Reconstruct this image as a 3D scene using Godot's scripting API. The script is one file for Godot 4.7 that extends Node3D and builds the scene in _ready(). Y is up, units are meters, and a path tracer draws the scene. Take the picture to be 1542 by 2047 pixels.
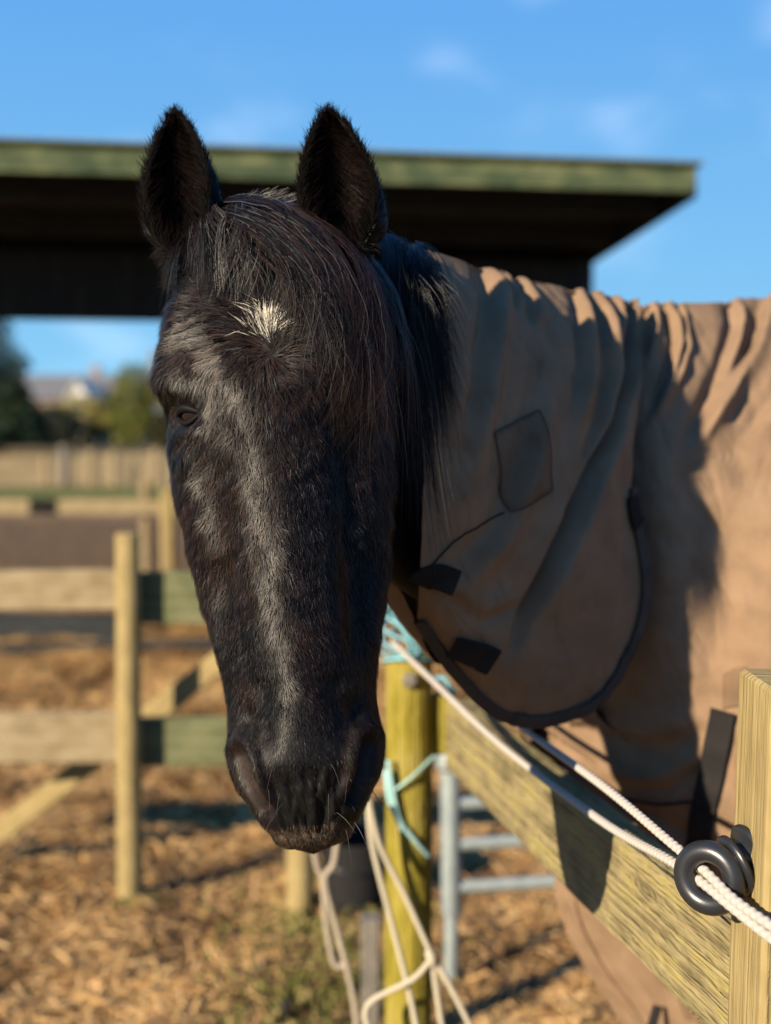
extends Node3D
# A black horse in a tan rug looks over a fence rail; field shelter, paddock fencing and hedges behind.

var rng := RandomNumberGenerator.new()
var M := {}
var taken := {}

# ---------------------------------------------------------------- mesh collecting
class MB:
	var v := PackedVector3Array()
	var n := PackedVector3Array()
	var uv := PackedVector2Array()
	var c := PackedColorArray()
	var idx := PackedInt32Array()
	var smooth := true
	func vert(p: Vector3, t := Vector2.ZERO, col := Color.WHITE) -> int:
		v.append(p); uv.append(t); c.append(col)
		return v.size() - 1
	func tri(a: int, b: int, d: int) -> void:
		idx.append(a); idx.append(b); idx.append(d)
	func quad(a: int, b: int, d: int, e: int) -> void:
		tri(a, b, d); tri(a, d, e)
	# a flat face with its own corners, corners listed clockwise seen from outside
	func face(ps: Array, uvs: Array, col := Color.WHITE) -> void:
		var k := v.size()
		for i in ps.size():
			vert(ps[i], uvs[i], col)
		for i in range(1, ps.size() - 1):
			tri(k, k + i, k + i + 1)
	# a sheet of rows x cols points, given row by row
	func sheet(pts: PackedVector3Array, rows: int, cols: int, uvs: PackedVector2Array, cols_c: PackedColorArray, flip := false) -> void:
		var k := v.size()
		v.append_array(pts); uv.append_array(uvs); c.append_array(cols_c)
		for r in rows - 1:
			for q in cols - 1:
				var a := k + r * cols + q
				if flip:
					quad(a, a + cols, a + cols + 1, a + 1)
				else:
					quad(a, a + 1, a + cols + 1, a + cols)
	func commit(weld := true) -> ArrayMesh:
		n.resize(v.size())
		n.fill(Vector3.ZERO)
		for i in range(0, idx.size(), 3):
			var a := v[idx[i]]
			var f := (v[idx[i + 2]] - a).cross(v[idx[i + 1]] - a)
			n[idx[i]] += f; n[idx[i + 1]] += f; n[idx[i + 2]] += f
		if weld and smooth:
			var at := {}
			for i in v.size():
				var key := Vector3i((v[i] * 20000.0).round())
				at[key] = at.get(key, Vector3.ZERO) + n[i]
			for i in v.size():
				n[i] = at[Vector3i((v[i] * 20000.0).round())]
		for i in n.size():
			n[i] = n[i].normalized() if n[i].length_squared() > 1e-24 else Vector3.UP
		return raw()
	func raw() -> ArrayMesh:
		var ar := []
		ar.resize(Mesh.ARRAY_MAX)
		ar[Mesh.ARRAY_VERTEX] = v; ar[Mesh.ARRAY_NORMAL] = n; ar[Mesh.ARRAY_TEX_UV] = uv
		ar[Mesh.ARRAY_COLOR] = c; ar[Mesh.ARRAY_INDEX] = idx
		var m := ArrayMesh.new()
		m.add_surface_from_arrays(Mesh.PRIMITIVE_TRIANGLES, ar)
		return m

# ---------------------------------------------------------------- nodes
func numbered(called: String) -> String:
	if not taken.has(called):
		taken[called] = 0
		return called
	taken[called] += 1
	return "%s_%03d" % [called, taken[called]]

func tag(o: Node, label: String, category: String, group := "", kind := "") -> void:
	if label: o.set_meta("label", label)
	if category: o.set_meta("category", category)
	if group: o.set_meta("group", group)
	if kind: o.set_meta("kind", kind)

func thing(called: String, label: String, category: String, at: Vector3, group := "") -> Node3D:
	var o := Node3D.new()
	o.name = numbered(called)
	add_child(o)
	o.position = at
	tag(o, label, category, group)
	return o

# a mesh given in world coordinates becomes a part of the thing o
func part(called: String, mesh: Mesh, m: Material, o: Node3D, kind := "") -> MeshInstance3D:
	var k := MeshInstance3D.new()
	k.name = called
	k.mesh = mesh
	k.material_override = m
	o.add_child(k, true)
	k.position = -origin_of(o)
	if kind: k.set_meta("kind", kind)
	return k

func origin_of(o: Node3D) -> Vector3:
	var p := Vector3.ZERO
	var q: Node = o
	while q != self:
		p += (q as Node3D).position
		q = q.get_parent()
	return p

func single(called: String, mesh: Mesh, m: Material, label: String, category: String, group := "", kind := "") -> MeshInstance3D:
	var k := MeshInstance3D.new()
	k.name = numbered(called)
	k.mesh = mesh
	k.material_override = m
	add_child(k)
	tag(k, label, category, group, kind)
	return k

# ---------------------------------------------------------------- textures and materials
func lin(r: float, g: float, b: float) -> Color:
	return Color(r, g, b).linear_to_srgb()

func noise_bytes(sd: int, freq: float, w: int, h: int, sw: int, sh: int, octaves := 4) -> PackedByteArray:
	var f := FastNoiseLite.new()
	f.seed = sd
	f.frequency = freq
	f.fractal_octaves = octaves
	var im := f.get_seamless_image(sw, sh)
	im.convert(Image.FORMAT_L8)
	if sw != w or sh != h:
		im.resize(w, h, Image.INTERPOLATE_CUBIC)
	return im.get_data()

# layers: [bytes, weight]; stops: [[t, r, g, b], ...] linear
func ramp_image(layers: Array, stops: Array, w: int, h: int) -> Image:
	var lut := PackedByteArray()
	for i in 256:
		var t := i / 255.0
		var k := 0
		while k < stops.size() - 2 and t > stops[k + 1][0]:
			k += 1
		var u := clampf((t - stops[k][0]) / (stops[k + 1][0] - stops[k][0]), 0, 1)
		var cc := lin(lerpf(stops[k][1], stops[k + 1][1], u), lerpf(stops[k][2], stops[k + 1][2], u), lerpf(stops[k][3], stops[k + 1][3], u))
		lut.append(cc.r8); lut.append(cc.g8); lut.append(cc.b8)
	var out := PackedByteArray()
	out.resize(w * h * 3)
	for i in w * h:
		var t := 0.0
		for l in layers:
			t += l[0][i] * l[1]
		var q := clampi(int(t), 0, 255) * 3
		out[i * 3] = lut[q]; out[i * 3 + 1] = lut[q + 1]; out[i * 3 + 2] = lut[q + 2]
	return Image.create_from_data(w, h, false, Image.FORMAT_RGB8, out)

func normal_from(bytes: PackedByteArray, w: int, h: int, strength: float) -> ImageTexture:
	var im := Image.create_from_data(w, h, false, Image.FORMAT_L8, bytes)
	im.convert(Image.FORMAT_RGBA8)
	im.bump_map_to_normal_map(strength)
	return ImageTexture.create_from_image(im)

func plain(col: Color, rough := 0.8, spec := 0.4, vc := false) -> StandardMaterial3D:
	var m := StandardMaterial3D.new()
	m.albedo_color = col
	m.roughness = rough
	m.metallic_specular = spec
	m.vertex_color_use_as_albedo = vc
	return m

# sawn or turned wood; the grain runs along v; uv in metres
func wood(sd: int, stops: Array, rough := 0.85, bump := 5.0) -> StandardMaterial3D:
	var w := 256
	var h := 512
	var fine := noise_bytes(sd, 0.11, w, h, w, 10, 3)
	var broad := noise_bytes(sd + 1, 0.03, w, h, w, 20, 3)
	var blot := noise_bytes(sd + 2, 0.012, w, h, w, h, 4)
	var speck := noise_bytes(sd + 3, 0.25, w, h, w, 90, 2)
	var kr := RandomNumberGenerator.new()
	kr.seed = sd
	for k in 16:      # drying splits
		var x := kr.randf() * w
		var y0 := kr.randi_range(0, h - 1)
		var run := kr.randi_range(30, 170)
		for y in run:
			x += kr.randf_range(-0.35, 0.35)
			var at := ((y0 + y) % h) * w + posmod(int(x), w)
			fine[at] = fine[at] / 5
			blot[at] = blot[at] / 2
	for k in 3:       # knots
		var c := Vector2(kr.randf() * w, kr.randf() * h)
		var rad := kr.randf_range(7, 12)
		for y in range(-40, 41):
			for x in range(-20, 21):
				var e := Vector2(x, y * 0.5).length() / rad
				if e < 1.6:
					var at := posmod(int(c.y) + y, h) * w + posmod(int(c.x) + x, w)
					var ring := 0.55 + 0.25 * sin(e * 14.0)
					fine[at] = int(lerpf(fine[at], 255.0 * ring * 0.6, clampf(1.6 - e, 0, 1)))
					blot[at] = int(lerpf(blot[at], 60.0, clampf(1.3 - e, 0, 0.8)))
	var m := plain(Color.WHITE, rough, 0.25, true)
	m.albedo_texture = ImageTexture.create_from_image(ramp_image([[fine, 0.24], [broad, 0.22], [blot, 0.38], [speck, 0.16]], stops, w, h))
	var hb := PackedByteArray()
	hb.resize(w * h)
	for i in w * h:
		hb[i] = int(fine[i] * 0.65 + speck[i] * 0.35)
	m.normal_enabled = true
	m.normal_texture = normal_from(hb, w, h, bump)
	m.uv1_scale = Vector3(4.2, 1.25, 1)
	return m

func grainy(sd: int, stops: Array, freq: float, scale: float, rough := 0.9, bump := 4.0) -> StandardMaterial3D:
	var w := 512
	var a := noise_bytes(sd, freq, w, w, w, w, 5)
	var b := noise_bytes(sd + 1, freq * 8.0, w, w, w, w, 3)
	var m := plain(Color.WHITE, rough, 0.2, true)
	m.albedo_texture = ImageTexture.create_from_image(ramp_image([[a, 0.6], [b, 0.4]], stops, w, w))
	m.normal_enabled = true
	m.normal_texture = normal_from(b, w, w, bump)
	m.uv1_triplanar = true
	m.uv1_world_triplanar = true
	m.uv1_scale = Vector3.ONE * scale
	return m

# ---------------------------------------------------------------- shapes
func frame_of(d: Vector3, up := Vector3.UP) -> Array:
	var x := up.cross(d)
	if x.length() < 0.05:
		x = Vector3.RIGHT.cross(d)
	x = x.normalized()
	return [x, d.cross(x).normalized()]

# a chamfered timber from a to b, w wide (sideways) and h high, a little uneven along its length
func timber(a: Vector3, b: Vector3, w: float, h: float, ch := 0.004, up := Vector3.UP, segs := 1, wob := 0.0, tint := Color.WHITE, sd := 1) -> ArrayMesh:
	var mb := MB.new()
	mb.smooth = false
	var d := (b - a).normalized()
	var fr := frame_of(d, up)
	var x: Vector3 = fr[0]
	var y: Vector3 = fr[1]
	var hw := w / 2
	var hh := h / 2
	var prof := [Vector2(-hw + ch, -hh), Vector2(hw - ch, -hh), Vector2(hw, -hh + ch), Vector2(hw, hh - ch), Vector2(hw - ch, hh), Vector2(-hw + ch, hh), Vector2(-hw, hh - ch), Vector2(-hw, -hh + ch)]
	var nz := FastNoiseLite.new()
	nz.seed = sd
	nz.frequency = 1.0
	var length := a.distance_to(b)
	var off := fmod(sd * 0.377, 1.0)
	var peri := [0.0]
	for i in 8:
		peri.append(peri[i] + prof[i].distance_to(prof[(i + 1) % 8]))
	var ring := func(s: float, inset: float) -> Array:
		var out := []
		for i in 8:
			var q: Vector2 = prof[i]
			q *= 1.0 - inset / maxf(hw, hh)
			var p: Vector3 = a + d * s + x * q.x + y * q.y
			if wob > 0:
				p += x * nz.get_noise_3d(s * 6.0, i * 9.0, 0) * wob + y * nz.get_noise_3d(s * 6.0, i * 9.0, 50) * wob
			out.append(p)
		return out
	var ss := [0.0, ch]
	for k in range(1, segs):
		ss.append(length * k / segs)
	ss.append(length - ch)
	ss.append(length)
	var prev := []
	for k in ss.size():
		var r: Array = ring.call(ss[k], ch if k == 0 or k == ss.size() - 1 else 0.0)
		if k > 0:
			for i in 8:
				var j := (i + 1) % 8
				var t0: float = ss[k - 1] + off
				var t1: float = ss[k] + off
				mb.face([prev[i], prev[j], r[j], r[i]], [Vector2(peri[i] + off, t0), Vector2(peri[i + 1] + off, t0), Vector2(peri[i + 1] + off, t1), Vector2(peri[i] + off, t1)], tint)
		prev = r
		if k == 0 or k == ss.size() - 1:
			var ps := r.duplicate()
			if k == 0: ps.reverse()
			var us := []
			for p in ps:
				us.append(Vector2((p - a).dot(x), (p - a).dot(y)))
			mb.face(ps, us, tint)
	return mb.commit(false)

# a tube along points with a radius at each; bumpy(s, angle) scales the radius
func tube_into(mb: MB, pts: Array, radii: Array, sides := 8, caps := true, col := Color.WHITE, bumpy = null) -> void:
	var k := mb.v.size()
	var n := pts.size()
	var x := Vector3.ZERO
	var s := 0.0
	for i in n:
		var d: Vector3 = (pts[mini(i + 1, n - 1)] - pts[maxi(i - 1, 0)]).normalized()
		if i == 0:
			x = frame_of(d)[0]
		else:
			s += (pts[i] as Vector3).distance_to(pts[i - 1])
			x = (x - d * x.dot(d)).normalized()
		var y := d.cross(x)
		for j in sides + 1:
			var a := TAU * (j % sides) / sides
			var r: float = radii[i]
			if bumpy != null:
				r *= bumpy.call(s, a)
			mb.vert(pts[i] + (x * cos(a) + y * sin(a)) * r, Vector2(TAU * radii[0] * j / sides, s), col)
	for i in n - 1:
		for j in sides:
			var a := k + i * (sides + 1) + j
			mb.quad(a, a + 1, a + sides + 2, a + sides + 1)
	if caps:
		for e in 2:
			var c0 := k + (0 if e == 0 else (n - 1) * (sides + 1))
			var m := mb.vert(pts[0 if e == 0 else n - 1], Vector2(0.3, 0.3), col)
			for j in sides:
				if e == 0: mb.tri(m, c0 + j + 1, c0 + j)
				else: mb.tri(m, c0 + j, c0 + j + 1)

func tube(pts: Array, r, sides := 8, col := Color.WHITE, bumpy = null) -> ArrayMesh:
	var mb := MB.new()
	var radii := []
	for i in pts.size():
		radii.append(r[i] if r is Array else r)
	tube_into(mb, pts, radii, sides, true, col, bumpy)
	return mb.commit()

func spline(ps: Array, per := 8) -> Array:
	var out := []
	for i in ps.size() - 1:
		for k in per:
			out.append((ps[i] as Vector3).cubic_interpolate(ps[i + 1], ps[maxi(i - 1, 0)], ps[mini(i + 2, ps.size() - 1)], float(k) / per))
	out.append(ps[-1])
	return out

# profile: [radius, along] pairs turned about the axis from a towards d
func lathe(a: Vector3, d: Vector3, prof: Array, sides := 24, col := Color.WHITE) -> ArrayMesh:
	var pts := []
	var radii := []
	for q in prof:
		pts.append(a + d * q[1]); radii.append(q[0])
	var mb := MB.new()
	var fr := frame_of(d)
	for i in pts.size():
		for j in sides + 1:
			var t := TAU * (j % sides) / sides
			mb.vert(pts[i] + (fr[0] * cos(t) + fr[1] * sin(t)) * radii[i], Vector2(j / float(sides) * 0.3, prof[i][1]), col)
	for i in pts.size() - 1:
		for j in sides:
			var q := i * (sides + 1) + j
			mb.quad(q, q + 1, q + sides + 2, q + sides + 1)
	return mb.commit()

# a round fence post, a little uneven, with a weathered flat top
func round_post(base: Vector3, top: Vector3, r: float, sd: int, tint := Color.WHITE) -> ArrayMesh:
	var pts := []
	var radii := []
	var d := top - base
	var length := d.length()
	var nz := FastNoiseLite.new()
	nz.seed = sd
	nz.frequency = 1.2
	for i in 15:
		var t := i / 14.0
		pts.append(base + d * t * (1.0 - 0.006 / length))
		radii.append(r * (1.03 - 0.06 * t) * (1.0 + 0.03 * nz.get_noise_2d(t * length * 3.0, 0)))
	pts.append(top); radii.append(r * 0.9)
	var mb := MB.new()
	var bumpy := func(s: float, a: float) -> float: return 1.0 + 0.03 * nz.get_noise_3d(s * 2.0, cos(a) * 2.0, sin(a) * 2.0)
	tube_into(mb, pts, radii, 20, true, tint, bumpy)
	return mb.commit()

# ---------------------------------------------------------------- setting out
func _ready() -> void:
	rng.seed = 7
	var t0 := Time.get_ticks_msec()
	make_light()
	make_materials()
	make_ground()
	make_shelter()
	make_far_things()
	make_fences()
	print("setting ", Time.get_ticks_msec() - t0)
	make_horse()
	print("horse ", Time.get_ticks_msec() - t0)
	make_small_things()
	make_straw()
	print("all ", Time.get_ticks_msec() - t0)

func make_light() -> void:
	var cam := Camera3D.new()
	cam.name = "camera"
	cam.fov = 45.0
	cam.near = 0.05
	cam.far = 900.0
	add_child(cam)
	cam.position = Vector3(0, 1.45, 0)
	cam.rotation_degrees = Vector3(-4.016, 0, 0)
	var at := CameraAttributesPhysical.new()
	at.frustum_focal_length = 28.97
	at.frustum_focus_distance = 1.14
	at.exposure_aperture = 1.9
	cam.attributes = at
	cam.current = true
	var sky := ProceduralSkyMaterial.new()
	sky.sky_top_color = lin(0.015, 0.10, 0.31)
	sky.sky_horizon_color = lin(0.112, 0.257, 0.37)
	sky.sky_curve = 0.235
	sky.ground_bottom_color = lin(0.08, 0.06, 0.04)
	sky.ground_horizon_color = lin(0.12, 0.11, 0.08)
	sky.sky_cover = cloud_image()
	sky.sky_cover_modulate = Color(1, 1, 1, 0.055)
	var env := Environment.new()
	env.background_mode = Environment.BG_SKY
	env.sky = Sky.new()
	env.sky.sky_material = sky
	env.tonemap_mode = Environment.TONE_MAPPER_LINEAR
	env.tonemap_exposure = 2.6
	env.sdfgi_enabled = true
	env.ssao_enabled = true
	env.ssil_enabled = true
	var we := WorldEnvironment.new()
	we.environment = env
	add_child(we)
	var sun := DirectionalLight3D.new()
	sun.name = "sun"
	sun.light_color = Color(1.0, 0.93, 0.82)
	sun.light_energy = 1.6
	sun.light_angular_distance = 0.5
	sun.shadow_enabled = true
	add_child(sun)
	sun.look_at_from_position(Vector3.ZERO, sun_way())

func sun_way() -> Vector3:   # the way its light travels: low winter sun from behind the camera's left shoulder
	var el := deg_to_rad(23.0)
	var az := deg_to_rad(46.0)
	return Vector3(sin(az) * cos(el), -sin(el), -cos(az) * cos(el))

# thin broken cloud all round the sky
func cloud_image() -> ImageTexture:
	var w := 1024
	var h := 512
	var f := FastNoiseLite.new()
	f.seed = 21
	f.frequency = 1.0
	f.fractal_octaves = 5
	var im := Image.create(w, h, false, Image.FORMAT_RGBA8)
	for y in h / 2:
		var el := PI * (0.5 - (y + 0.5) / h)
		for x in w:
			var az := TAU * (x + 0.5) / w
			var p := Vector3(cos(az) * cos(el) * 5.0, sin(el) * 11.0, sin(az) * cos(el) * 5.0)
			var a := clampf((f.get_noise_3dv(p) - 0.02) * 2.6, 0, 1)
			im.set_pixel(x, y, Color(1.0, 0.93, 0.88, a * a))
	return ImageTexture.create_from_image(im)

func make_materials() -> void:
	M.post = wood(11, [[0.15, 0.14, 0.11, 0.048], [0.42, 0.205, 0.155, 0.068], [0.6, 0.24, 0.185, 0.083], [0.85, 0.27, 0.215, 0.105]], 0.85, 3.0)
	M.mossy = wood(15, [[0.2, 0.0792, 0.066, 0.0066], [0.42, 0.165, 0.1353, 0.0165], [0.58, 0.2046, 0.165, 0.033], [0.85, 0.2376, 0.198, 0.0726]])
	M.rail = wood(21, [[0.25, 0.07644, 0.06, 0.03024], [0.42, 0.147, 0.12, 0.05712], [0.55, 0.1999, 0.162, 0.08064], [0.64, 0.2058, 0.168, 0.05712], [0.85, 0.247, 0.21, 0.1344]], 0.85, 9.0)
	M.pale_board = wood(31, [[0.2, 0.12, 0.09, 0.048], [0.5, 0.216, 0.168, 0.096], [0.85, 0.276, 0.228, 0.15]])
	M.green_board = wood(41, [[0.2, 0.0525, 0.05625, 0.02625], [0.5, 0.105, 0.1125, 0.05625], [0.85, 0.165, 0.15, 0.0825]])
	M.fascia = wood(51, [[0.25, 0.02258, 0.03665, 0.02223], [0.5, 0.0552, 0.07329, 0.0381], [0.62, 0.1004, 0.1128, 0.05398], [0.85, 0.1405, 0.1466, 0.0762]])
	M.fascia.uv1_scale = Vector3(2.0, 0.5, 1)
	M.dark_wood = wood(61, [[0.2, 0.012, 0.014, 0.015], [0.5, 0.022, 0.025, 0.026], [0.8, 0.038, 0.040, 0.040]])
	M.grey_wood = wood(71, [[0.2, 0.065, 0.0585, 0.04875], [0.8, 0.182, 0.1625, 0.1365]])
	M.galvanised = grainy(81, [[0.2, 0.182, 0.2145, 0.221], [0.8, 0.273, 0.3055, 0.299]], 0.01, 4.0, 0.5, 1.0)
	M.galvanised.metallic = 0.35
	M.black_plastic = plain(lin(0.012, 0.013, 0.015), 0.33, 0.5)
	M.black_rubber = grainy(91, [[0.2, 0.008, 0.008, 0.009], [0.8, 0.022, 0.021, 0.02]], 0.02, 6.0, 0.7, 2.0)
	M.rope = plain(Color.WHITE, 0.8, 0.2, true)
	M.twine = plain(Color.WHITE, 0.6, 0.4, true)
	M.red = plain(lin(0.35, 0.03, 0.02), 0.5)
	M.rug = cloth(101, [[0.2, 0.1239, 0.08135, 0.05027], [0.5, 0.166, 0.1085, 0.06653], [0.8, 0.1921, 0.1268, 0.07984]])
	M.binding = cloth(111, [[0.2, 0.036, 0.030, 0.026], [0.8, 0.062, 0.052, 0.046]])
	M.webbing = cloth(115, [[0.2, 0.012, 0.011, 0.011], [0.8, 0.024, 0.022, 0.021]])

# woven cloth: fine weave relief, faint patches of dust and wear
func cloth(sd: int, stops: Array) -> StandardMaterial3D:
	var w := 512
	var a := noise_bytes(sd, 0.012, w, w, w, w, 5)
	var weave := PackedByteArray()
	weave.resize(w * w)
	var b := noise_bytes(sd + 1, 0.25, w, w, w, w, 2)
	for y in w:
		for x in w:
			var q := 110 + (60 if ((x >> 1) + (y >> 1)) % 2 == 0 else 0)
			weave[y * w + x] = clampi(q + (b[y * w + x] - 128) / 3, 0, 255)
	var m := plain(Color.WHITE, 0.92, 0.15, true)
	m.albedo_texture = ImageTexture.create_from_image(ramp_image([[a, 0.75], [b, 0.25]], stops, w, w))
	m.normal_enabled = true
	m.normal_texture = normal_from(weave, w, w, 1.2)
	m.normal_scale = 0.5
	m.uv1_triplanar = true
	m.uv1_world_triplanar = true
	m.uv1_scale = Vector3.ONE * 2.6
	return m

# ---------------------------------------------------------------- ground
func flat_sheet(x0: float, x1: float, z0: float, z1: float, y: float, nx: int, nz: int, rough: float, edge: float, sd: int) -> ArrayMesh:
	var f := FastNoiseLite.new()
	f.seed = sd
	f.frequency = 0.9
	var mb := MB.new()
	var pts := PackedVector3Array()
	var uvs := PackedVector2Array()
	var cs := PackedColorArray()
	for r in nz + 1:
		for q in nx + 1:
			var p := Vector3(lerpf(x0, x1, float(q) / nx), y, lerpf(z0, z1, float(r) / nz))
			if edge > 0 and (r == 0 or r == nz):
				p.z += f.get_noise_2d(p.x * 0.6, r * 7.0) * edge
			if rough > 0:
				p.y += rough * clampf(0.5 + f.get_noise_2d(p.x * 2.2, p.z * 2.2) + 0.35 * f.get_noise_2d(p.x * 9.0, p.z * 9.0), 0, 2)
			var damp := smoothstep(0.05, 0.3, f.get_noise_2d(p.x * 0.8 + 90.0, p.z * 0.8)) if rough > 0.034 else 0.0
			pts.append(p); uvs.append(Vector2(p.x, p.z)); cs.append(Color.WHITE.lerp(Color(0.36, 0.34, 0.33), damp))
	mb.sheet(pts, nz + 1, nx + 1, uvs, cs)
	return mb.commit(false)

func make_ground() -> void:
	var earth := grainy(201, [[0.25, 0.078, 0.051, 0.027], [0.5, 0.156, 0.099, 0.051], [0.75, 0.216, 0.141, 0.069]], 0.02, 0.35)
	single("ground", flat_sheet(-300, 300, -600, 60, 0.0, 24, 24, 0, 0, 1), earth, "", "", "", "structure")
	var bedding := grainy(205, [[0.25, 0.1133, 0.05645, 0.02103], [0.45, 0.255, 0.1328, 0.04507], [0.6, 0.34, 0.186, 0.06609], [0.8, 0.3967, 0.2325, 0.09014]], 0.03, 0.8, 0.95, 8.0)
	single("straw_ground", flat_sheet(-5.5, 4.0, -11.5, -1.2, 0.006, 190, 206, 0.035, 0.3, 3), bedding, "", "", "", "structure")
	var mud := grainy(209, [[0.25, 0.05124, 0.03305, 0.01612], [0.5, 0.1118, 0.06885, 0.0308], [0.8, 0.1863, 0.1148, 0.05131]], 0.02, 0.5, 0.8)
	single("mud_path", flat_sheet(-14, 9, -18.5, -11.6, 0.01, 120, 40, 0.03, 0.5, 5), mud, "", "", "", "structure")
	var green := grainy(213, [[0.25, 0.049, 0.0595, 0.014], [0.5, 0.098, 0.105, 0.028], [0.8, 0.168, 0.154, 0.049]], 0.02, 0.25)
	single("grass_verge", flat_sheet(-30, 30, -28.5, -21.5, 0.014, 80, 10, 0, 0.6, 7), green, "", "", "", "structure")
	var pale := grainy(217, [[0.25, 0.169, 0.117, 0.04875], [0.5, 0.273, 0.1885, 0.078], [0.8, 0.338, 0.2405, 0.1105]], 0.01, 0.08)
	single("hay_field", flat_sheet(-80, 80, -68, -28.8, 0.01, 60, 20, 0, 0.8, 9), pale, "", "", "", "structure")
	var far_brown := grainy(221, [[0.25, 0.065, 0.0455, 0.02275], [0.5, 0.1105, 0.078, 0.039], [0.8, 0.143, 0.1105, 0.0585]], 0.01, 0.06)
	single("ploughed_field", flat_sheet(-120, 120, -130, -68.8, 0.014, 40, 10, 0, 1.0, 11), far_brown, "", "", "", "structure")

# ---------------------------------------------------------------- the field shelter
func make_shelter() -> void:
	var A := Vector3(-4.3, 0, -6.27)           # front eave, left of the picture
	var B := Vector3(1.775, 0, -7.2)           # front eave, right corner
	var along := (B - A).normalized()
	var back := Vector3(along.z, 0, -along.x)
	if back.z > 0: back = -back
	var o := thing("field_shelter", "dark timber field shelter with a mossy green fascia under a flat roof", "shelter", Vector3(-1.7, 0, -9.0))
	var top := 2.945
	var drop := -0.0737
	# roof deck: planks running from front to back, and a sheet on top
	var deep := 4.9
	var up := Vector3.UP
	var length := A.distance_to(B)
	var nb := 28
	for i in nb:
		var p0 := A + along * (length * (i + 0.5) / nb) + up * (top - 0.03) + back * 0.03
		var p1 := p0 + back * deep + up * drop * deep
		part("roof_board", timber(p0, p1, length / nb - 0.006, 0.022, 0.003, Vector3.UP, 1, 0, Color.WHITE, i), M.dark_wood, o)
	var mb := MB.new()
	mb.smooth = false
	var fr := A - along * 0.03 - back * 0.05 + up * (top + 0.004)
	var fl := B + along * 0.03 - back * 0.05 + up * (top + 0.004)
	var q := [fr, fl, fl + back * (deep + 0.1) + up * drop * deep, fr + back * (deep + 0.1) + up * drop * deep]
	var lo := []
	for p in q: lo.append(p - up * 0.014)
	var z4 := [Vector2.ZERO, Vector2.RIGHT, Vector2.ONE, Vector2.DOWN]
	mb.face([q[3], q[2], q[1], q[0]], z4)
	mb.face([lo[0], lo[1], lo[2], lo[3]], z4)
	for i in 4:
		var j := (i + 1) % 4
		mb.face([q[i], q[j], lo[j], lo[i]], z4)
	part("roof_sheet", mb.commit(false), M.green_board, o)
	# fascia in three lengths
	var cuts := [0.0, 0.36, 0.71, 1.0]
	for i in 3:
		var p0: Vector3 = A + along * (length * cuts[i] + 0.002) + up * (top - 0.09)
		var p1: Vector3 = A + along * (length * cuts[i + 1] - 0.002) + up * (top - 0.09)
		part("fascia_board", timber(p0, p1, 0.03, 0.152, 0.004, Vector3.UP, 1, 0, Color.WHITE, 30 + i), M.fascia, o)
	var s0 := B + along * 0.018 + back * 0.05 + up * (top - 0.1)
	part("barge_board", timber(s0, s0 + back * deep + up * drop * deep, 0.025, 0.17, 0.004, Vector3.UP, 1, 0, Color.WHITE, 44), M.dark_wood, o)
	# joists under the deck
	for i in 6:
		var r := 0.5 + i * 0.85
		var p0 := A + along * 0.03 + back * r + up * (top - 0.115 + drop * r)
		part("joist", timber(p0, p0 + along * (length - 0.06), 0.05, 0.14, 0.004, Vector3.UP, 1, 0, Color.WHITE, 50 + i), M.dark_wood, o)
	# the front wall stands well back under the eave; left bay open below a lintel
	var wb := 1.83
	var wtop := top - 0.19 + drop * wb
	var W0 := A + back * wb
	var nw := 40
	for i in nw:
		var sd := length * (i + 0.5) / nw
		if sd > length - 0.02: continue
		var p := W0 + along * sd
		var low := 2.165 if sd < 3.4 else 0.0
		part("wall_board", timber(p + up * low, p + up * wtop, length / nw - 0.008, 0.022, 0.003, back, 1, 0, Color.WHITE, 60 + i), M.dark_wood, o)
	part("lintel", timber(W0 + along * 0.1 + back * 0.05 + up * 2.22, W0 + along * 3.5 + back * 0.05 + up * 2.22, 0.06, 0.11, 0.004, Vector3.UP, 1, 0, Color.WHITE, 120), M.dark_wood, o)
	for sd in [0.15, 3.45, length - 0.1]:
		var p: Vector3 = W0 + along * sd + back * 0.09
		part("post", timber(p, p + up * wtop, 0.12, 0.12, 0.006, back, 1, 0, Color.WHITE, 130 + int(sd * 3)), M.dark_wood, o)
	# right side wall and the closed part of the back wall
	for i in 20:
		var p := B - along * 0.06 + back * (wb + 0.1 + i * 0.145)
		part("wall_board", timber(p, p + up * (top - 0.19 + drop * (wb + i * 0.145)), 0.138, 0.022, 0.003, along, 1, 0, Color.WHITE, 150 + i), M.dark_wood, o)
	for i in 18:
		var p := W0 + along * (length - 0.12 - i * 0.15) + back * 2.95
		part("wall_board", timber(p, p + up * (top - 0.19 + drop * 4.78), 0.142, 0.022, 0.003, back, 1, 0, Color.WHITE, 180 + i), M.dark_wood, o)

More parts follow.
